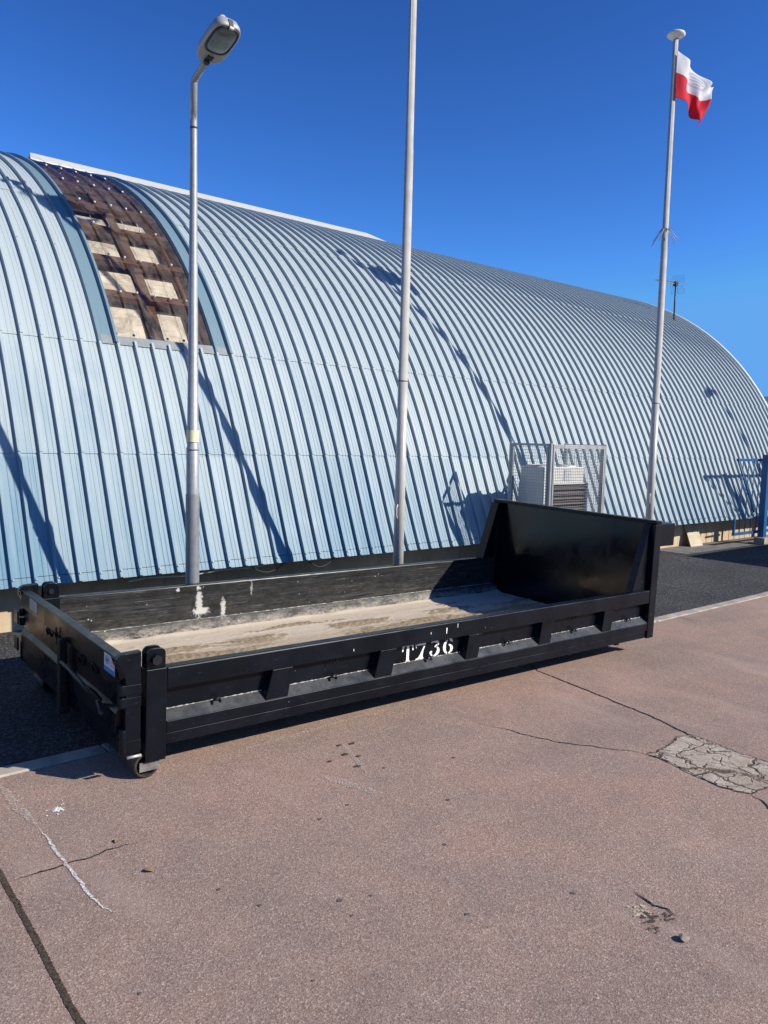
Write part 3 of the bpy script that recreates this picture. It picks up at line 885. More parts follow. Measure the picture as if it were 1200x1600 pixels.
# ------------------------------------------------------------------ flagpoles and flags
TOPZ = 8.93
def make_flagpole(loc, spikes=True):
    root = empty('flagpole', loc)
    P = MB()
    P.tube([(0, 0, 0), (0, 0, 2.95), (0, 0, 2.951), (0, 0, 5.7), (0, 0, 5.701), (0, 0, 8.84)], [.068, .062, .059, .052, .049, .040], 20)
    P.lathe([(.17, 0), (.17, .02), (.08, .02), (.075, .1)], 20)
    pole = P.build('pole', MAT['white_pole'], root)
    for z_, r_ in ((2.93, .0635),):
        b = MB(); b.tube([(0, 0, z_-.007), (0, 0, z_+.007)], r_, 18); b.build('joint_band', MAT['rust'], pole)
    t = MB(); t.lathe([(.0, TOPZ+.005), (.08, TOPZ), (.135, TOPZ-.03), (.147, TOPZ-.055), (.12, TOPZ-.085), (.05, TOPZ-.10), (.042, TOPZ-.12), (.0, TOPZ-.12)], 28)
    t.build('finial', MAT['white'], root)
    sp_ = MB(); zz = 5.80 if spikes else 8.6
    sp_.tube([(.055*math.cos(a), .055*math.sin(a), zz) for a in [2*PI*i/16 for i in range(16)]], .008, 6, closed=True)
    for i in range(10):
        a = 2*PI*i/10+.2
        d = Vector((math.cos(a), math.sin(a), 0))
        sp_.tube([d*.055+Vector((0, 0, zz)), d*.075+Vector((0, 0, zz-.01)), d*(.20+.03*(i % 3))+Vector((0, 0, zz-.23-.02*(i % 2)))], [.007, .007, .003], 5)
    sp_.build('spike_ring', MAT['galv'], root)
    h = MB(); h.tube([(-.045, -.02, 1.0), (-.043, -.02, 4.0), (-.04, -.02, 8.8)], .004, 5); h.tube([(-.062, -.03, 1.22), (-.085, -.04, 1.26), (-.085, -.04, 1.36), (-.062, -.03, 1.40)], .008, 6)
    h.build('halyard', MAT['white'], root)
    return root
FP = [(6.57, 7.47, -.004), (12.24, 7.42, -.004)]
fp = make_flagpole(FP[0], False)
tag(fp, 'white flagpole standing nearest, its top above the picture, behind the middle of the black container', 'flagpole', 'white flagpoles in front of the hangar')
fp2 = make_flagpole(FP[1])
tag(fp2, 'white flagpole with disc finial and flying red and white flag', 'flagpole', 'white flagpoles in front of the hangar')
def catmull(P, t):
    n = len(P)-1; i = min(int(t*n), n-1); f = t*n-i
    p0, p1, p2, p3 = P[max(i-1, 0)], P[i], P[i+1], P[min(i+2, n)]
    return .5*((2*p1)+(p2-p0)*f+(2*p0-5*p1+4*p2-p3)*f*f+(3*p1-p0-3*p2+p3)*f**3)
t = NT('flag_cloth')
u, v, _ = t.sep(t.co('UV'))
red = t.math('LESS_THAN', v, .5)
c = t.mix(red, (.80, .79, .80), (.70, .03, .055))
# pale outlined badge in the white half: an oval ring with two bars
dx = t.math('DIVIDE', t.math('SUBTRACT', u, .60), .17); dy = t.math('DIVIDE', t.math('SUBTRACT', v, .77), .14)
d = t.math('SQRT', t.math('ADD', t.math('MULTIPLY', dx, dx), t.math('MULTIPLY', dy, dy)))
ringm = t.math('LESS_THAN', t.math('ABSOLUTE', t.math('SUBTRACT', d, .9)), .13)
bars = t.math('MULTIPLY', t.math('LESS_THAN', d, .62), t.math('GREATER_THAN', t.math('SINE', t.math('MULTIPLY', v, 110.0)), .1))
c = t.mix(t.math('MULTIPLY', t.math('MAXIMUM', ringm, bars), .55), c, (.42, .45, .58))
t.set(base=c, rough=.75, spec=.2)
tl = t.node('BsdfTranslucent'); t.put(tl.inputs[0], c)
mx = t.node('MixShader'); mx.inputs[0].default_value = .35
t.t.links.new(t.b.outputs[0], mx.inputs[1]); t.t.links.new(tl.outputs[0], mx.inputs[2]); t.t.links.new(mx.outputs[0], t.out.inputs['Surface'])
FLAGM = t.mat
def make_flag():
    x0, y0 = 12.318, 7.40
    G = [[(12.205, 7.36, 8.60), (12.200, 7.36, 8.26), (12.21, 7.36, 7.87)],
         [(12.42, 7.28, 8.50), (12.41, 7.28, 8.195), (12.44, 7.28, 7.85)],
         [(12.76, 7.42, 8.52), (12.72, 7.44, 8.11), (12.80, 7.46, 7.84)],
         [(13.06, 7.28, 8.335), (12.93, 7.30, 8.04), (12.80, 7.32, 7.66)],
         [(13.36, 7.30, 8.37), (13.10, 7.28, 8.05), (12.92, 7.29, 7.60)]]
    G = [[Vector(p) for p in c_] for c_ in G]
    nu, nv = 48, 32; vs = []; uvs = []
    for i in range(nu+1):
        uu = i/nu
        colp = [catmull([G[k][r] for k in range(5)], uu) for r in range(3)]
        for j in range(nv+1):
            vv = j/nv
            p = catmull(colp, vv)
            p = p+Vector((.012*math.sin(uu*19-vv*6)*uu, .05*math.sin(uu*15+vv*5)*uu+.022*math.sin(uu*22-vv*7)*uu, .014*math.sin(uu*11+vv*5)*uu))
            vs.append(p-Vector((12.24, 7.42, 8.2))); uvs.append((uu, 1-vv))
    fs = [(i*(nv+1)+j, (i+1)*(nv+1)+j, (i+1)*(nv+1)+j+1, i*(nv+1)+j+1) for i in range(nu) for j in range(nv)]
    mb = MB(); mb.add(vs, fs, 0, True)
    o = mb.build('flag', FLAGM, recalc=False, loc=(12.24, 7.42, 8.2))
    with_uv(o, uvs)
    so_ = o.modifiers.new('cloth', 'SOLIDIFY'); so_.thickness = .003
    return o
flag = make_flag()
tag(flag, 'red and white flag with a pale badge flying from the right flagpole', 'flag', 'flags on the poles')
flag2 = flag.copy(); COL.objects.link(flag2); flag2.location = (FP[0][0], FP[0][1], 8.36)
tag(flag2, 'flag on the nearest flagpole, above the picture, shading the roof by the skylight', 'flag', 'flags on the poles')

# ------------------------------------------------------------------ wire cage and air conditioner
cage = empty('wire_cage', (10.4, 7.985, -.004))
tag(cage, 'galvanised wire mesh cage around the air conditioner beside the hangar', 'cage')
CX0, CX1, CY0, CY1, CZ = 9.71-10.4, 11.09-10.4, 7.6-7.985, 8.37-7.985, 2.214
def mesh_panel(name, a, b, z0, z1, fw, mat, top=None):
    """framed panel of welded mesh between plan points a and b"""
    a = Vector((*a, 0)); b = Vector((*b, 0)); d = (b-a); L_ = d.length; d.normalize(); nn = Vector((-d.y, d.x, 0))
    Mx_ = Matrix(((d.x, nn.x, 0, a.x), (d.y, nn.y, 0, a.y), (0, 0, 1, 0), (0, 0, 0, 1)))
    f = MB(); h = fw/2; tp = top or fw
    f.box(0, fw, -h, h, z0, z1, 0, Mx_); f.box(L_-fw, L_, -h, h, z0, z1, 0, Mx_)
    f.box(fw, L_-fw, -h, h, z1-tp, z1, 0, Mx_); f.box(fw, L_-fw, -h, h, z0, z0+fw, 0, Mx_)
    fo = f.build(name, mat, cage, bevel=.003)
    g = MB(); s_ = .046; r = .0026
    k = 1
    while k*s_ < L_-fw:
        p0 = Mx_ @ Vector((k*s_, 0, z0+fw)); p1 = Mx_ @ Vector((k*s_, 0, z1-tp)); g.tube([p0, p1], r, 4, caps=False); k += 1
    k = 1
    while k*s_ < z1-z0-fw:
        p0 = Mx_ @ Vector((fw, .004, z0+k*s_)); p1 = Mx_ @ Vector((L_-fw, .004, z0+k*s_)); g.tube([p0, p1], r, 4, caps=False); k += 1
    g.build('mesh', mat, fo, recalc=False)
mesh_panel('front_panel', (CX0+.045, CY0), (CX1, CY0), .08, CZ-.02, .035, MAT['galv'], .06)
mesh_panel('side_panel', (CX0, CY0+.03), (CX0, CY1), .08, CZ-.01, .035, MAT['galv'])
mesh_panel('side_panel', (CX1, CY0+.03), (CX1, CY1), .08, CZ-.01, .035, MAT['galv'])
for (px, py) in ((CX0, CY0), (CX1+.02, CY0), (CX0, CY1+.02), (CX1+.02, CY1+.02)):
    p = MB(); p.box(px-.02, px+.02, py-.02, py+.02, 0, CZ); p.build('post', MAT['galv'], cage, bevel=.003)
ac = empty('air_conditioner', (10.42, 8.07, -.004))
tag(ac, 'white air conditioning unit with dark cooling fins inside the wire cage', 'air conditioner')
b = MB(); b.box(-.57, .57, -.26, .26, .10, .28); b.box(-.57, -.52, -.26, .26, .28, 1.56); b.box(-.52, .575, .22, .26, .28, 1.56); b.box(.53, .575, -.26, .22, .28, 1.56)
b.build('casing', MAT['white'], ac, bevel=.006)
b = MB(); b.box(-.55, .47, -.24, .24, 1.585, 1.84); b.box(-.57, .575, -.26, .26, 1.56, 1.585); b.build('fan_housing', MAT['white'], ac, bevel=.01)
b = MB(); b.box(-.519, .529, -.20, -.18, .281, 1.559); b.build('coil_core', MAT['rubber'], ac)
b = MB()
for i in range(15):
    z_ = .33+i*.083; b.box(-.519, .529, -.262, -.205, z_, z_+.022)
b.build('fins', plain('brown_cooling_fins', (.16, .12, .10), .5, .4, .3, 20), ac)
for cx_ in (-.30, .22):
    b = MB(); b.lathe([(.235, 1.78), (.235, 1.862), (.222, 1.87), (.21, 1.862), (.205, 1.83)], 28, 0, Matrix.Translation((cx_, .03, 0))); 
    b.build('fan_ring', MAT['white'], ac)
b = MB(); b.box(-.06, .10, -.25, -.242, 1.62, 1.80); b.build('label_plate', plain('grey_plate', (.45, .46, .47), .5), ac)
for px in (-.5, .5):
    b = MB(); b.box(px-.05, px+.05, -.24, .24, 0, .10); b.build('foot', MAT['kerb'], ac)

# ------------------------------------------------------------------ TV antenna on the roof
ant = empty('tv_antenna', (20.85, 12.22, 5.70))
tag(ant, 'thin television antenna on a dark mast at the far end of the roof ridge', 'antenna')
b = MB(); b.tube([(0, 0, -.05), (0, 0, 1.12)], .022, 8); b.build('mast', MAT['rubber'], ant)
b = MB(); b.tube([(-.95, 0, 1.02), (.12, 0, 1.06)], .011, 6); b.build('boom', MAT['galv'], ant)
for i in range(10):
    xx = -.93+i*.082
    b = MB(); b.tube([(xx, -.10, 1.02+i*.003+.02), (xx, .10, 1.02+i*.003+.02)], .006, 5); b.tube([(xx, 0, .99+i*.003), (xx, 0, 1.09+i*.003)], .006, 5); b.build('element', MAT['galv'], ant)
b = MB()
for sg in (1, -1):
    for i in range(7):
        q = .04+i*.035
        b.tube([(.06+q*.35, -.2, 1.055+sg*q), (.06+q*.35, .2, 1.055+sg*q)], .0022, 4)
    for yy in (-.2, 0, .2): b.tube([(.07, yy, 1.055+sg*.03), (.06+.25*.35, yy, 1.055+sg*.25)], .003, 4)
b.build('reflector', MAT['galv_dark'], ant)
b = MB(); b.box(-.06, .05, -.05, .05, 1.0, 1.12); b.build('clamp', MAT['rubber'], ant)

# ------------------------------------------------------------------ blue gate and far fence
gate = empty('sliding_gate', (19.0, 8.5, -.004))
tag(gate, 'blue metal sliding gate with thin vertical bars at the right edge by the hangar', 'gate')
gx0, gx1 = 17.5-19, 23.5-19
b = MB(); b.box(gx0, gx1, -.03, .03, 1.92, 1.98); b.box(gx0, gx1, -.03, .03, .24, .30); b.box(gx0, gx0+.05, -.025, .025, .30, .62)
b.box(18.78-19, 18.84-19, -.029, .029, .30, 1.92); b.build('frame', MAT['blue'], gate, bevel=.004)
b = MB(); b.tube([(gx0+.03, 0, 1.93), (18.45-19, 0, .74)], .022, 8); b.tube([(gx0+.5, 0, .60), (18.7-19, 0, .62)], .02, 8); b.build('brace', MAT['blue'], gate)
k = 0; xx = gx0+.28
while xx < gx1:
    if abs(xx-(18.81-19)) > .07:
        b = MB(); b.tube([(xx, 0, .30), (xx, 0, 1.92)], .011, 6); b.build('bar', MAT['blue'], gate)
    xx += .27
gp = empty('gate_post', (18.62, 8.36, -.004))
tag(gp, 'thick blue square post guiding the sliding gate at the right edge', 'gate post')
b = MB(); b.box(-.075, .075, -.07, .07, .16, 2.06); b.box(-.085, .085, -.08, .08, 2.06, 2.075); b.build('post', MAT['blue'], gp, bevel=.004)
b = MB(); b.box(-.2, .2, -.16, .09, 0, .16); b.build('plinth', MAT['kerb'], gp, bevel=.01)
ff = empty('tall_fence', (30, 15, -.012))
tag(ff, 'tall pale blue barred fence seen beyond the far end of the hangar', 'fence')
b = MB(); b.box(-.04, .04, -7, 5, 4.0, 4.16); b.box(-.035, .035, -7, 5, .1, .18); b.build('rail', MAT['blue_pale'], ff)
for i in range(85):
    b = MB(); b.box(-.02, .02, -6.90+i*.14, -6.865+i*.14, .18, 4.0); b.build('bar', MAT['blue_pale'], ff)
for yy in (-7, -4, -1, 2, 5):
    b = MB(); b.box(-.06, .06, yy-.06, yy+.06, 0, 4.2); b.build('post', MAT['blue'], ff)
# unseen box added for the wedge shadow on the road, cabin form invented
caster = empty('shadow_caster_box', (21.0, 3.2, 0))
tag(caster, 'grey box in cabin form, added out of view on the right to cast the road shadow', 'shadow caster')
b = MB(); b.box(-3.3, 3.3, -1.3, 1.3, .08, 2.5); b.build('wall', plain('caster_panel', (.5, .52, .53), .6), caster, bevel=.01)
b = MB(); b.box(-3.36, 3.36, -1.36, 1.36, 2.5, 2.62); b.build('roof', MAT['galv'], caster, bevel=.01)
b = MB(); b.box(-3.34, -3.301, -.5, .4, .1, 2.15); b.build('door', plain('caster_door', (.2, .26, .34), .5), caster)
for xx in (-2.0, .8):
    b = MB(); b.box(xx, xx+1.2, 1.301, 1.34, 1.0, 2.1); b.build('window', MAT['rubber'], caster)
for xx in (-3.0, 0, 3.0):
    b = MB(); b.box(xx-.2, xx+.2, -1.2, 1.2, 0, .08); b.build('foot', MAT['kerb'], caster)

# ------------------------------------------------------------------ the open black container
root = empty('open_container', (2.0205, 4.6858, .1082), (.02596449, .00619858, -.03068622))
tag(root, 'long black low-sided open steel skip container with a tall headboard and mud inside', 'container')
L, W = 5.60, 2.365
BK, BD, BG, BM_ = MAT['black'], MAT['black_lit_dust'], MAT['black_gloss'], MAT['black_matt']
def mirror(pts): return [(W-y, z) for y, z in pts]
def panel(side):
    f = (lambda p: p) if side == 0 else mirror
    sp_ = empty('tmp'); bpy.data.objects.remove(sp_)
    x0, x1 = .139, 5.50
    m = MB()
    m.prism(f([(0, .466), (0, .607), (.088, .607), (.088, .466)]), 'x', x0, x1)                    # top rail
    rail = m.build('side_panel', BK, root, bevel=.009)
    m = MB(); m.prism(f([(.0, .170), (.0, .252), (.070, .252), (.070, .170)]), 'x', x0, x1)
    m.prism(f([(.012, .090), (.012, .168), (.085, .168), (.085, .090)]), 'x', x0, x1)
    m.build('sill', BK, rail, bevel=.007)
    m = MB(); m.prism(f([(.072, .20), (.072, .464), (.084, .464), (.084, .20)]), 'x', x0, x1); m.build('recessed_plate', BK, rail)
    m = MB(); m.prism(f([(.001, .2525), (.0705, .309), (.0715, .309), (.0715, .2525)]), 'x', x0, x1); m.build('ledge', BD, rail)
    wd = MB(); pth = []; rs = []                         # weld bead crusted with mortar along the ledge
    xx = x0+.02
    while xx < x1-.02:
        yy, zz = f([(.069, .309)])[0]
        pth.append((xx, yy, zz)); rs.append(random.choice((.0012, .0012, .0025, .004, .0052))*random.uniform(.7, 1.2)); xx += random.uniform(.008, .02)
    wd.tube(pth, rs, 6)
    wd.build('weld_seam', plain('dusty_weld', (.42, .41, .39), .9, 0, .3, 60), rail, recalc=False)
    return rail
near = panel(0); far = panel(1)
ST = [(.922, 1.085, .868, 1.051), (1.885, 2.045, 1.832, 2.004), (2.845, 3.004, 2.81, 2.960), (3.792, 3.948, 3.757, 3.923), (4.738, 4.883, 4.709, 4.860)]
for sd, par in ((0, near), (1, far)):
    for (a, b_, c_, d_) in ST:
        m = MB()
        y0, y1 = (.001, .0712) if sd == 0 else (W-.001, W-.0712)
        vs = [(a, y0, .4655), (b_, y0, .4655), (d_, y0, .254), (c_, y0, .254), (a, y1, .4655), (b_, y1, .4655), (d_, y1, .310), (c_, y1, .310)]
        m.add(vs, [(0, 1, 2, 3), (7, 6, 5, 4), (0, 4, 5, 1), (1, 5, 6, 2), (2, 6, 7, 3), (3, 7, 4, 0)])
        m.build('stiffener', BK, par, bevel=.003)
# rope hooks
for (hx, hz) in ((.514, .309), (.90, .300), (1.473, .312), (1.467, .445), (2.431, .314), (3.369, .318), (4.321, .315), (4.311, .440), (5.215, .319)):
    m = MB(); pth = []
    for i in range(11):
        a = PI*i/10
        pth.append((hx-.028*math.cos(a), .067-.035*math.sin(a*.999)-.004, hz-.012+.034*math.sin(a)))
    pth[0] = (hx-.034, .038, hz-.022); pth[-1] = (hx+.034, .040, hz-.016)
    m.tube(pth, .0065, 7); m.build('rope_hook', BM_, near)
# inside
m = MB(); m.box(-.088, 5.55, .086, W-.086, .10, .163); m.build('floor', BD, root)
m = MB(); m.prism([(W-.0845, .163), (W-.0845, .45), (W-.089, .45), (W-.089, .597), (W-.092, .597), (W-.092, .165)], 'x', .02, 5.55); m.box(.02, 5.55, W-.097, W-.0925, .545, .552); m.prism([(W-.0925, .163), (W-.0925, .268), (W-.155, .164)], 'x', .02, 5.55); m.build('inner_wall', MAT['inner'], root)
INW = bpy.data.objects['inner_wall']
m = MB(); m.prism([(.0845, .163), (.0845, .45), (.089, .45), (.089, .597), (.092, .597), (.092, .165)], 'x', .02, 5.55); m.prism([(.0925, .163), (.0925, .268), (.155, .164)], 'x', .02, 5.55); m.build('inner_wall', MAT['inner'], root)
for (wy, wz, k_) in ((W-.0945, .270, 1.0), (W-.0935, .549, .55)):
    pth = []; rs = []; xx = .03
    while xx < 5.5:
        pth.append((xx, wy, wz)); rs.append(random.choice((.0015, .0025, .004, .0055))*random.uniform(.6, 1.2)*k_); xx += random.uniform(.012, .035)
    wd = MB(); wd.tube(pth, rs, 6); wd.build('weld_seam', plain('mortar_crust', (.34, .33, .31), .9, 0, .4, 50), INW, recalc=False)
# corner posts with lug plates
def rounded(x0, x1, z0, z1, r, k=6):
    pts = [(x0, z0), (x1, z0)]
    for i in range(k+1):
        a = PI/2*i/k; pts.append((x1-r+r*math.cos(a), z1-r+r*math.sin(a)))
        if i == k: break
    for i in range(k+1):
        a = PI/2+PI/2*i/k; pts.append((x0+r+r*math.cos(a), z1-r+r*math.sin(a)))
    return pts
for sd in (0, 1):
    g = (lambda y: y) if sd == 0 else (lambda y: W-y)
    m = MB(); m.box(0, .1376, g(-.004), g(.10), .0, .611); post = m.build('corner_post', BK, root, bevel=.006)
    m = MB(); m.prism(rounded(.006, .130, .6115, .742, .04), 'y', g(.004), g(.022)); m.prism(rounded(.006, .130, .6115, .742, .04), 'y', g(.078), g(.095)); m.build('lug', BK, post, bevel=.003)
    m = MB(); m.tube([(.062, g(-.016), .672), (.062, g(.112), .672)], .022, 12); m.tube([(.062, g(-.028), .672), (.062, g(-.012), .672)], .034, 6); m.build('bolt', BM_, post)
    # gate post (the jamb the tailgate is hinged on)
    m = MB(); m.prism([(-.128, .078), (-.030, .078), (-.030, .738), (-.135, .733), (-.158, .727), (-.174, .715), (-.184, .697), (-.187, .675), (-.180, .650), (-.128, .565)], 'y', g(.004), g(.058))
    gpst = m.build('gate_post', BK, root, bevel=.005)
    m = MB(); m.add([(-.1875, g(.0), .695), (-.186, g(.115), .70), (-.150, g(.05), .55), (-.130, g(-.002), .59)], [(0, 1, 2, 3)]); m.build('gusset', BK, gpst)
    for z_ in (.42, .50):
        m = MB(); m.tube([(-.150, g(.02), z_-.033), (-.150, g(.02), z_+.033)], .024, 14); m.box(-.150, -.03, g(-.004), g(.003), z_-.03, z_+.03); m.build('hinge', BK, gpst, bevel=.002)
    m = MB(); m.tube([(-.142, g(.015), .085), (-.142, g(.015), .245)], .024, 14); m.box(-.14, -.03, g(-.003), g(.003), .10, .17); m.build('hinge', BK, gpst, bevel=.002)
    m = MB(); m.tube([(-.12, g(-.008), .066), (-.03, g(-.008), .066)], .010, 8); m.build('wear_bar', plain('bare_steel_bar', (.5, .47, .40), .5, .4), gpst)
    # outer hinge brackets at the gate corner
    for z_ in (.46, .235):
        if sd == 1:
            m = MB(); m.box(-.20, -.186, g(-.05), g(.06), z_-.055, z_+.055); m.build('hinge_plate', BK, gpst, bevel=.004)
# tailgate
tg = MB()
prof_t = [(-.172, .700), (-.172, .560), (-.146, .552), (-.146, .372), (-.170, .338), (-.170, .218), (-.158, .206), (-.158, .085), (-.09, .085), (-.09, .690), (-.108, .700)]
tg.prism([(x_, z_) for x_, z_ in prof_t], 'y', .062, W-.062)
tail = tg.build('tailgate', BK, root, bevel=.004)
m = MB(); m.box(-.225, -.173, 1.03, 1.10, .035, .585); m.box(-.21, -.173, 1.015, 1.115, .20, .26); m.box(-.21, -.173, 1.015, 1.115, .43, .49); m.box(-.215, -.15, 1.015, 1.115, .04, .10); m.build('locking_bar', BM_, tail, bevel=.006)
m = MB(); m.tube([(-.222, 1.0, .430), (-.232, .85, .440), (-.228, .55, .415), (-.222, .42, .392)], .014, 10); m.build('locking_handle', MAT['iron'], tail)
m = MB(); m.tube([(-.222, .45, .40), (-.25, .36, .44), (-.235, .27, .43), (-.20, .25, .38), (-.19, .31, .34)], .013, 8); m.tube([(-.20, .30, .36), (-.215, .19, .31)], .014, 8, 1); m.build('latch', [BM_, MAT['iron']], tail)
# chain hanging down beside the locking bar
ch = MB()
z_ = .60; i = 0
while z_ > .06:
    cy_ = 1.15+.02*math.sin(i*.7)+.10*max(0, (z_-.45)/.15); pts = []
    for j in range(12):
        a = 2*PI*j/12
        if i % 2: pts.append((-.187+.009*math.cos(a), cy_, z_+.019*math.sin(a)))
        else: pts.append((-.187, cy_+.009*math.cos(a), z_+.019*math.sin(a)))
    ch.tube(pts, .0042, 6, closed=True)
    z_ -= .027; i += 1
ch.build('chain', BM_, tail)
for (hy, hz) in ((1.55, .515), (1.33, .545), (.50, .515), (.78, .50)):
    m = MB(); m.tube([(-.147, hy-.05, hz-.03), (-.16, hy-.04, hz+.01), (-.165, hy, hz+.03), (-.16, hy+.045, hz+.01), (-.147, hy+.05, hz-.035)], .0075, 7); m.build('rope_hook', BM_, tail)
# stickers on the tailgate
m = MB(); m.box(-.1745, -.1725, .075, .262, .575, .690, 0); m.box(-.1755, -.1746, .076, .261, .575, .606, 1)
lx, ly, lz = -.1757, .20, .652
ringp = [(lx, ly+.034*math.cos(2*PI*j/24), lz+.024*math.sin(2*PI*j/24)) for j in range(24)]
m.tube(ringp, .003, 4, 2, closed=True)
m.tube([(lx, ly+.02, lz+.01), (lx, ly+.01, lz-.012), (lx, ly, lz+.008), (lx, ly-.01, lz-.012), (lx, ly-.02, lz+.01)], .0026, 4, 2)
m.box(-.1757, -.1747, .085, .145, .625, .655, 3)
stk = m.build('sticker', [plain('sticker_white', (.62, .62, .66), .5, 0, .05), plain('sticker_blue', (.03, .22, .48), .5, 0, .05), plain('sticker_grey', (.30, .34, .38), .5, 0, .05), plain('sticker_pink', (.62, .40, .38), .5, 0, .2, 30)], tail, recalc=False)
stk['label'] = 'white sticker with a round emblem and a blue stripe'
m = MB(); m.box(-.1745, -.1725, 1.80, 2.02, .60, .69); o = m.build('sticker', plain('old_beige_sticker', (.50, .46, .36), .6, 0, .12, 18), tail); o['label'] = 'faded beige sticker'
# front end: headboard, posts, gussets, cross members
m = MB(); m.box(5.565, 5.60, .10, W-.10, .10, 1.305); hb = m.build('headboard', BG, root, bevel=.003)
m = MB(); m.box(5.525, 5.615, .0, W, 1.3055, 1.345); m.build('top_rim', BK, hb, bevel=.005)
m = MB(); m.box(5.601, 5.66, .12, W-.12, .60, .70); m.box(5.601, 5.66, .12, W-.12, 1.1, 1.2); m.build('cross_member', BK, hb, bevel=.004)
for sd in (0, 1):
    g = (lambda y: y) if sd == 0 else (lambda y: W-y)
    m = MB(); m.box(5.502, 5.618, g(-.004), g(.10), .085, 1.305); m.build('corner_post', BK, root, bevel=.005)
    m = MB(); m.prism([(5.265, .608), (5.5005, .608), (5.5005, 1.304), (5.49, 1.304)], 'y', g(.052), g(.064))
    gs = m.build('gusset', BK, root, bevel=.002)
    m = MB(); m.prism([(5.257, .608), (5.264, .608), (5.489, 1.304), (5.482, 1.304)], 'y', g(.006 if sd else .05), g(.13)); m.build('gusset_flange', BK, gs, bevel=.002)
m = MB(); m.box(5.621, 5.94, .04, .34, 1.06, 1.302); tb = m.build('tool_box', BK, root, bevel=.006)
m = MB(); m.box(5.65, 5.91, .036, .0395, 1.09, 1.27); m.build('lid', BK, tb, bevel=.001)
# underframe and rollers
for yy in (.66, W-.66):
    m = MB(); m.box(.12, 5.5, yy-.06, yy+.06, -.072, -.055); m.box(.12, 5.5, yy-.012, yy+.012, -.055, .085); m.box(.12, 5.5, yy-.06, yy+.06, .085, .099)
    m.build('frame_rail', BM_, root, bevel=.003)
for i in range(7):
    xx = .4+i*.78
    m = MB(); m.box(xx, xx+.06, .085, W-.085, .045, .0995); m.build('cross_beam', BM_, root)
for sd in (0, 1):
    g = (lambda y: y) if sd == 0 else (lambda y: W-y)
    m = MB()
    k = 28; Mr = Matrix.Translation((.02, g(.02), -.025 if sd == 0 else -.085)) @ Euler((-PI/2 if sd == 0 else PI/2, 0, 0)).to_matrix().to_4x4()
    m.lathe([(.068, 0.0), (.082, 0.0), (.083, .01), (.083, .26), (.068, .26), (.068, 0.0)], k, 0, Mr)
    m.lathe([(.0, .03), (.068, .03)], k, 1, Mr)
    rl = m.build('roller', [plain('worn_steel_roller', (.085, .07, .06), .5, .5, .4, 25), BM_], root)
    m = MB(); m.box(-.03, .10, g(.012), g(.018), -.06, .0); m.build('roller_bracket', plain('scuffed_plate', (.16, .15, .14), .5, .2, .5, 18), root)
# stencilled number on the recessed plate
def poly(mb, pts, x0, z0, sx, sz, y=.0685):
    vs = [(x0+px*sx, y, z0+pz*sz) for px, pz in pts]
    mb.add(vs, [tuple(range(len(vs)))])
txt = MB()
zb, hh, ww = .314, .138, .115
T = [[(.36, .0), (.70, .0), (.70, .06), (.64, .08), (.64, 1.0), (.40, 1.0), (.40, .08), (.36, .06)], [(0, 1.0), (.34, 1.0), (.34, .93), (.17, .90), (.09, .62), (.0, .62)], [(.70, 1.0), (1.04, 1.0), (1.04, .62), (.95, .62), (.87, .90), (.70, .93)]]
SEV = [[(.0, .80), (.07, .70), (.12, .70), (.12, .86), (.0, 1.0)], [(.17, .82), (.98, .82), (.98, 1.0), (.17, 1.0)], [(.80, .77), (.92, .77), (.78, .50), (.72, .25), (.74, .08), (.82, .03), (.82, 0), (.05, 0), (.08, .05), (.30, .10), (.48, .30), (.62, .52)]]
def arc(cx, cz, rx, rz, a0, a1, t0, t1, n=14):
    o_ = []; i_ = []
    for i in range(n+1):
        u_ = i/n; a = math.radians(a0+(a1-a0)*u_); th = t0+(t1-t0)*math.sin(PI*u_)
        o_.append((cx+rx*math.cos(a), cz+rz*math.sin(a))); i_.append((cx+(rx-th)*math.cos(a), cz+(rz-th*.7)*math.sin(a)))
    return o_+i_[::-1]
THR = [arc(.44, .31, .50, .31, 62, -100, .10, .30), arc(.42, .31, .46, .31, -112, -180, .06, .16), [(.02, .36), (.20, .36), (.22, .26), (.02, .26)], arc(.44, .78, .42, .22, 160, -38, .08, .22), [(.40, .60), (.62, .74), (.70, .66), (.50, .54)]]
SIX = [arc(.5, .30, .5, .30, 82, -82, .10, .26), arc(.5, .45, .5, .45, 98, 262, .12, .28), arc(.52, .74, .42, .26, 78, 0, .08, .24)]
for gl, x0 in ((T, 2.160), (SEV, 2.300), (THR, 2.462), (SIX, 2.608)):
    for pl in gl: poly(txt, pl, x0, zb, ww, hh)
bmq = None
num = txt.build('stencil_number', MAT['stencil'], near, recalc=False)
# triangulate the concave letter shapes
bm = bmesh.new(); bm.from_mesh(num.data); bmesh.ops.triangulate(bm, faces=bm.faces, ngon_method='EAR_CLIP'); bm.to_mesh(num.data); bm.free()
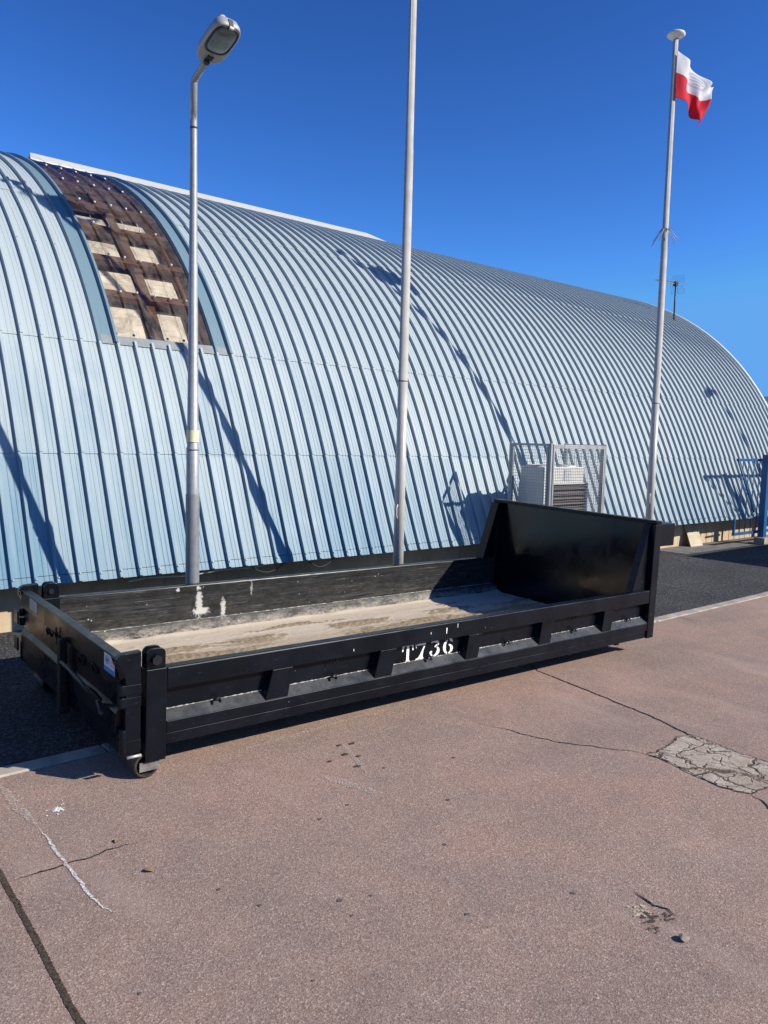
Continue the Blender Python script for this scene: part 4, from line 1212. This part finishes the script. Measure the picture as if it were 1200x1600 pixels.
# paint drips on the top rail above the number
for (px, z0_, z1_, w_) in ((2.575, .515, .565, .006), (2.70, .55, .585, .003), (2.40, .53, .55, .003), (1.62, .50, .52, .003)):
    m = MB(); m.add([(px-w_, -.0015, z1_), (px+w_, -.0015, z1_), (px+w_*.5, -.0015, z0_), (px-w_*.5, -.0015, z0_)], [(0, 1, 2, 3)]); m.build('paint_drip', MAT['stencil'], near, recalc=False)

# dried mud lying on the container floor
md = MB(); nx, ny = 420, 150; vs = []; crumbs = []
from mathutils import noise as mn
def crumb(x_, y_):
    r = 0
    for (yc, wd_, sx, seed) in ((1.42, .12, .7, 1.0), (1.70, .10, .9, 4.0), (1.12, .05, .8, 7.0), (1.95, .06, 1.1, 9.0)):
        c_ = yc+.10*mn.noise(Vector((x_*sx, seed, 0)))
        g_ = math.exp(-((y_-c_)/wd_)**2)
        k_ = mn.noise(Vector((x_*1.5, y_*4, seed)))+.45*mn.noise(Vector((x_*7, y_*19, seed)))+.28*mn.noise(Vector((x_*22, y_*40, seed)))
        r = max(r, g_*min(1, max(0, (k_+(.22 if seed < 5 else -.05))*2.2)))
    return r
def mud_h(x_, y_):
    h = .004+.003*max(0, mn.noise(Vector((x_*1.1, y_*5.5, 3.1))))+.002*mn.noise(Vector((x_*6, y_*14, 1.7)))
    q = crumb(x_, y_)
    h += .022*q*(.55+.6*mn.noise(Vector((x_*26, y_*32, 5))))
    h += .03*math.exp(-((W-.16-y_)/.05)**2)*(.5+.6*mn.noise(Vector((x_*3, 0, 9))))
    return h+.0012*mn.noise(Vector((x_*30, y_*30, 2)))
for i in range(nx+1):
    for j in range(ny+1):
        x_ = .03+(5.53-.03)*i/nx; y_ = .165+(W-.165-.165)*j/ny
        vs.append((x_, y_, .1635+max(.001, mud_h(x_, y_)))); crumbs.append(crumb(x_, y_))
md.add(vs, [(i*(ny+1)+j, (i+1)*(ny+1)+j, (i+1)*(ny+1)+j+1, i*(ny+1)+j+1) for i in range(nx) for j in range(ny)], 0, True)
mud = md.build('dried_mud', MAT['mud'], loc=root.location, rot=root.rotation_euler, recalc=False)
at_ = mud.data.attributes.new('crumb', 'FLOAT', 'POINT'); at_.data.foreach_set('value', crumbs)
tag(mud, 'dried beige mud covering the floor of the open black container', 'mud', kind='stuff')
